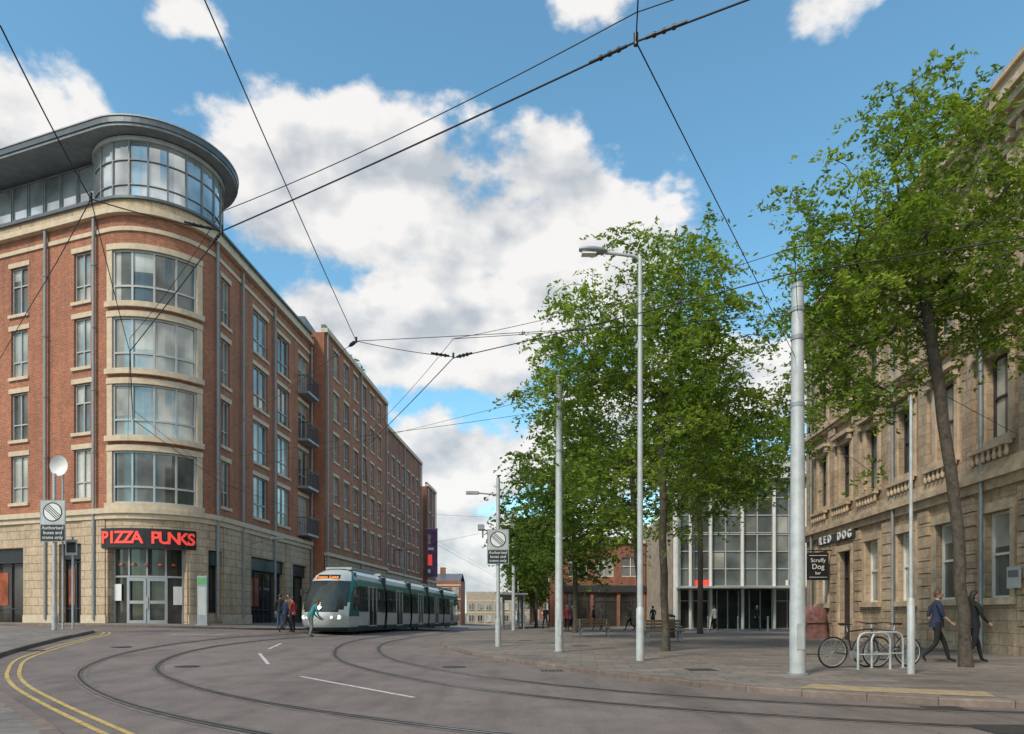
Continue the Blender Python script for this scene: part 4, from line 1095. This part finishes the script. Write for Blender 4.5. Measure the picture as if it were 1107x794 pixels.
def bench(x, y, a):
    g = Group('park_bench'); W = pmat('bench_wood', (.16, .1, .06), .7)
    for i in range(4): g['seat'].box(-.85, .85, -.25+i*.13, -.25+i*.13+.1, .43, .46, W)
    for i in range(3): g['backrest'].box(-.85, .85, .26+i*.02, .29+i*.02, .55+i*.13, .65+i*.13, W)
    for s in (-.7, .7):
        g['legs'].box(s-.03, s+.03, -.24, -.19, 0, .43, GALVD); g['legs'].box(s-.03, s+.03, .2, .25, 0, .88, GALVD); g['legs'].box(s-.03, s+.03, -.24, .25, .39, .428, GALVD)
        g['armrests'].box(s-.03, s+.03, -.26, .22, .62, .66, GALVD)
    g.done(Matrix.Translation((x, y, PH)) @ Matrix.Rotation(a, 4, 'Z'))
bench(6.3, 28.5, .1); bench(4.2, 35, .1)
def bollard(x, y):
    mb = MB(); z = gz(x, y); mb.tube([(x, y, z), (x, y, z+.85), (x, y, z+.88), (x, y, z+.95), (x, y, z+.98)], [.07, .06, .075, .07, .03], GALVD, 12); single('bollard', mb)
for x, y in ((12.6, 44), (14.6, 44.2), (16.6, 44.4)): bollard(x, y)
g = Group('litter_bin'); x, y = 7.6, 33; z = gz(x, y)
g['body'].tube([(x, y, z), (x, y, z+.9)], [.27, .27], BLACK, 16); g['lid'].tube([(x, y, z+1.0), (x, y, z+1.08), (x, y, z+1.15)], [.29, .27, .1], BLACK, 16)
for s in (-1, 1): g['lid_posts'].box(x+s*.22-.02, x+s*.22+.02, y-.03, y+.03, z+.9, z+1.0, GALVD)
g.done()
g = Group('tram_shelter')
for x in (-.7, .9):
    for y in (52, 56, 60): g['posts'].tube([(x, y, 0), (x, y, 2.7)], .05, GALVD, 8)
g['roof'].box(-1.1, 1.2, 51.5, 60.5, 2.7, 2.80, GALVD); g['glass'].box(.93, .96, 51.9, 60.1, .4, 2.3, GE); g['seat'].box(.4, .8, 53, 59, .5, .56, GALVD)
for z in (.38, 2.3): g['glass_rails'].box(.9, .99, 51.9, 60.1, z, z+.05, FRAME)
g['sign_panel'].box(-.65, .1, 51.4, 51.5, 2.25, 2.65, BLACK); g.done()
g = Group('covered_chair_stack'); CV = pmat('cover_dusty_red', (.22, .10, .09), .8, var=.4, scale=6)
rows = []
for z, w in ((0, .62), (.2, .66), (.5, .60), (.52, .64), (.85, .58), (.87, .62), (1.2, .56), (1.35, .5), (1.5, .3)):
    rows.append([Vector((14.3+w*math.copysign(abs(math.cos(t))**.5, math.cos(t))+random.uniform(-.02, .02), 32.6+.55*math.copysign(abs(math.sin(t))**.5, math.sin(t)), PH+z)) for t in np.linspace(0, 2*math.pi, 21)[:-1]])
g['cover'].grid(rows, CV, closed=True); g['cover'].face(rows[-1], CV); g['straps'].box(13.6, 15.0, 32.02, 32.04, PH+.7, PH+.74, BLACK); g.done()
g = Group('wall_notice'); p = PS.P(ys2s(19.1), 2.3, .22); g['plate'].box(p.x-.02, p.x+.02, p.y-.25, p.y+.25, 2.0, 2.6, FRAME); g['print'].box(p.x-.025, p.x-.021, p.y-.2, p.y+.2, 2.3, 2.5, GREYC); g.done()

# ------------------------------------------------------------------ light & sky
SUN_AZ = math.radians(-142); SUN_EL = math.radians(46)
w = bpy.data.worlds.new('World'); sc.world = w; w.use_nodes = True; nt = w.node_tree; nt.nodes.clear()
out = nn(nt, 'ShaderNodeOutputWorld'); bg = nn(nt, 'ShaderNodeBackground'); bg.inputs[1].default_value = .15; nt.links.new(bg.outputs[0], out.inputs[0])
sky = nn(nt, 'ShaderNodeTexSky', sky_type='NISHITA'); sky.sun_disc = False; sky.sun_elevation = SUN_EL; sky.sun_rotation = SUN_AZ
sky.air_density = 1.0; sky.dust_density = .6; sky.ozone_density = 1.5
skyc = mulc(nt, sky.outputs[0], (1.12, 1.62, 1.52))
tc = nn(nt, 'ShaderNodeTexCoord').outputs['Generated']
sp = nn(nt, 'ShaderNodeSeparateXYZ'); nt.links.new(tc, sp.inputs[0])
def mth(op, a, b=None, c=None, clamp=False):
    n = nn(nt, 'ShaderNodeMath', operation=op); n.use_clamp = clamp
    for i, v in enumerate((a, b, c)):
        if v is None: continue
        if hasattr(v, 'is_linked'): nt.links.new(v, n.inputs[i])
        else: n.inputs[i].default_value = v
    return n.outputs[0]
az = mth('MULTIPLY', mth('ARCTAN2', sp.outputs[0], sp.outputs[1]), 57.2958); el = mth('MULTIPLY', mth('ARCSINE', sp.outputs[2]), 57.2958)
cb = nn(nt, 'ShaderNodeCombineXYZ'); nt.links.new(az, cb.inputs[0]); nt.links.new(el, cb.inputs[1])
# azimuth, elevation, half-width, half-height (degrees), weight
blobs = [(-13, 30.8, 13, 5.6, 1.15), (1.0, 28.8, 12, 5.6, 1.15), (5.0, 25.2, 8.5, 6.5, 1.15), (-4.7, 22.8, 11, 5.6, 1.15), (-16.3, 22.4, 6, 4.2, 1), (-3.4, 12.2, 11, 4.6, 1.1), (-2, 4, 22, 5.5, 1.2), (6, 42.4, 7, 3.0, .75), (26.4, 40, 10, 3.0, .7),
         (-37.5, 29.5, 8.5, 6, 1.0), (-26.2, 33.3, 4.0, 1.8, .5), (7.4, 32, 5, 2.0, .5), (13, 30.5, 3.2, 1.3, .4), (12, 15, 17, 7.5, .95), (-27, 38.5, 5.5, 2.4, .5)]
f = None
for a, e, ra, re, wt in blobs:
    m = nn(nt, 'ShaderNodeVectorMath', operation='MULTIPLY_ADD'); nt.links.new(cb.outputs[0], m.inputs[0]); m.inputs[1].default_value = (1/ra, 1/re, 0); m.inputs[2].default_value = (-a/ra, -e/re, 0)
    l = nn(nt, 'ShaderNodeVectorMath', operation='LENGTH'); nt.links.new(m.outputs[0], l.inputs[0])
    v = mth('MULTIPLY_ADD', l.outputs['Value'], -1.0, wt)
    f = v if f is None else mth('MAXIMUM', f, v)
behind = mth('MULTIPLY', mth('SUBTRACT', noisetex(nt, tc, 2.2, 2, .5), .44), 4)
behind = mth('SUBTRACT', behind, mth('MULTIPLY', mth('GREATER_THAN', sp.outputs[1], .0), 10))
f = mth('MAXIMUM', mth('MAXIMUM', f, behind), -1)
def stretched(dz):
    mp = nn(nt, 'ShaderNodeMapping'); mp.inputs['Location'].default_value = (dz*-.4, 0, dz); mp.inputs['Scale'].default_value = (1, 1, 1.5)
    nt.links.new(tc, mp.inputs[0]); return mp.outputs[0]
n1 = noisetex(nt, stretched(0), 8.5, 6, .55); n2 = noisetex(nt, stretched(.05), 8.5, 3, .5)
dens = mth('ADD', f, mth('MULTIPLY', mth('SUBTRACT', n1, .52), 2.6))
mr = nn(nt, 'ShaderNodeMapRange', interpolation_type='SMOOTHSTEP'); nt.links.new(dens, mr.inputs[0]); mr.inputs[1].default_value = -.02; mr.inputs[2].default_value = .34
sh = mth('ADD', .70, mth('MULTIPLY', mth('SUBTRACT', n1, n2), 3.8), clamp=True)
ccol = nn(nt, 'ShaderNodeMix', data_type='RGBA'); nt.links.new(sh, ccol.inputs[0]); ccol.inputs[6].default_value = (3.5, 3.75, 4.05, 1); ccol.inputs[7].default_value = (6.5, 6.3, 6.1, 1)
fin = nn(nt, 'ShaderNodeMix', data_type='RGBA'); nt.links.new(mth('MULTIPLY', mr.outputs[0], .95), fin.inputs[0]); nt.links.new(skyc, fin.inputs[6]); nt.links.new(ccol.outputs[2], fin.inputs[7])
nt.links.new(fin.outputs[2], bg.inputs[0])
sl = bpy.data.lights.new('sun', 'SUN'); sl.energy = 3.1; sl.angle = math.radians(10); sl.color = (1, .90, .76)
so = bpy.data.objects.new('sun', sl); COL.objects.link(so)
dv = Vector((math.sin(SUN_AZ)*math.cos(SUN_EL), math.cos(SUN_AZ)*math.cos(SUN_EL), math.sin(SUN_EL)))
so.rotation_euler = dv.to_track_quat('Z', 'Y').to_euler()

cd = bpy.data.cameras.new('camera'); co = bpy.data.objects.new('camera', cd); COL.objects.link(co)
co.location = (0, 0, 1.3); co.rotation_euler = (math.radians(90), 0, 0)
cd.sensor_width = 36; cd.lens = 24.06; cd.shift_y = .2403; cd.clip_end = 6000; cd.clip_start = .05
sc.camera = co
sc.view_settings.view_transform = 'Standard'; sc.view_settings.look = 'None'; sc.view_settings.exposure = 0
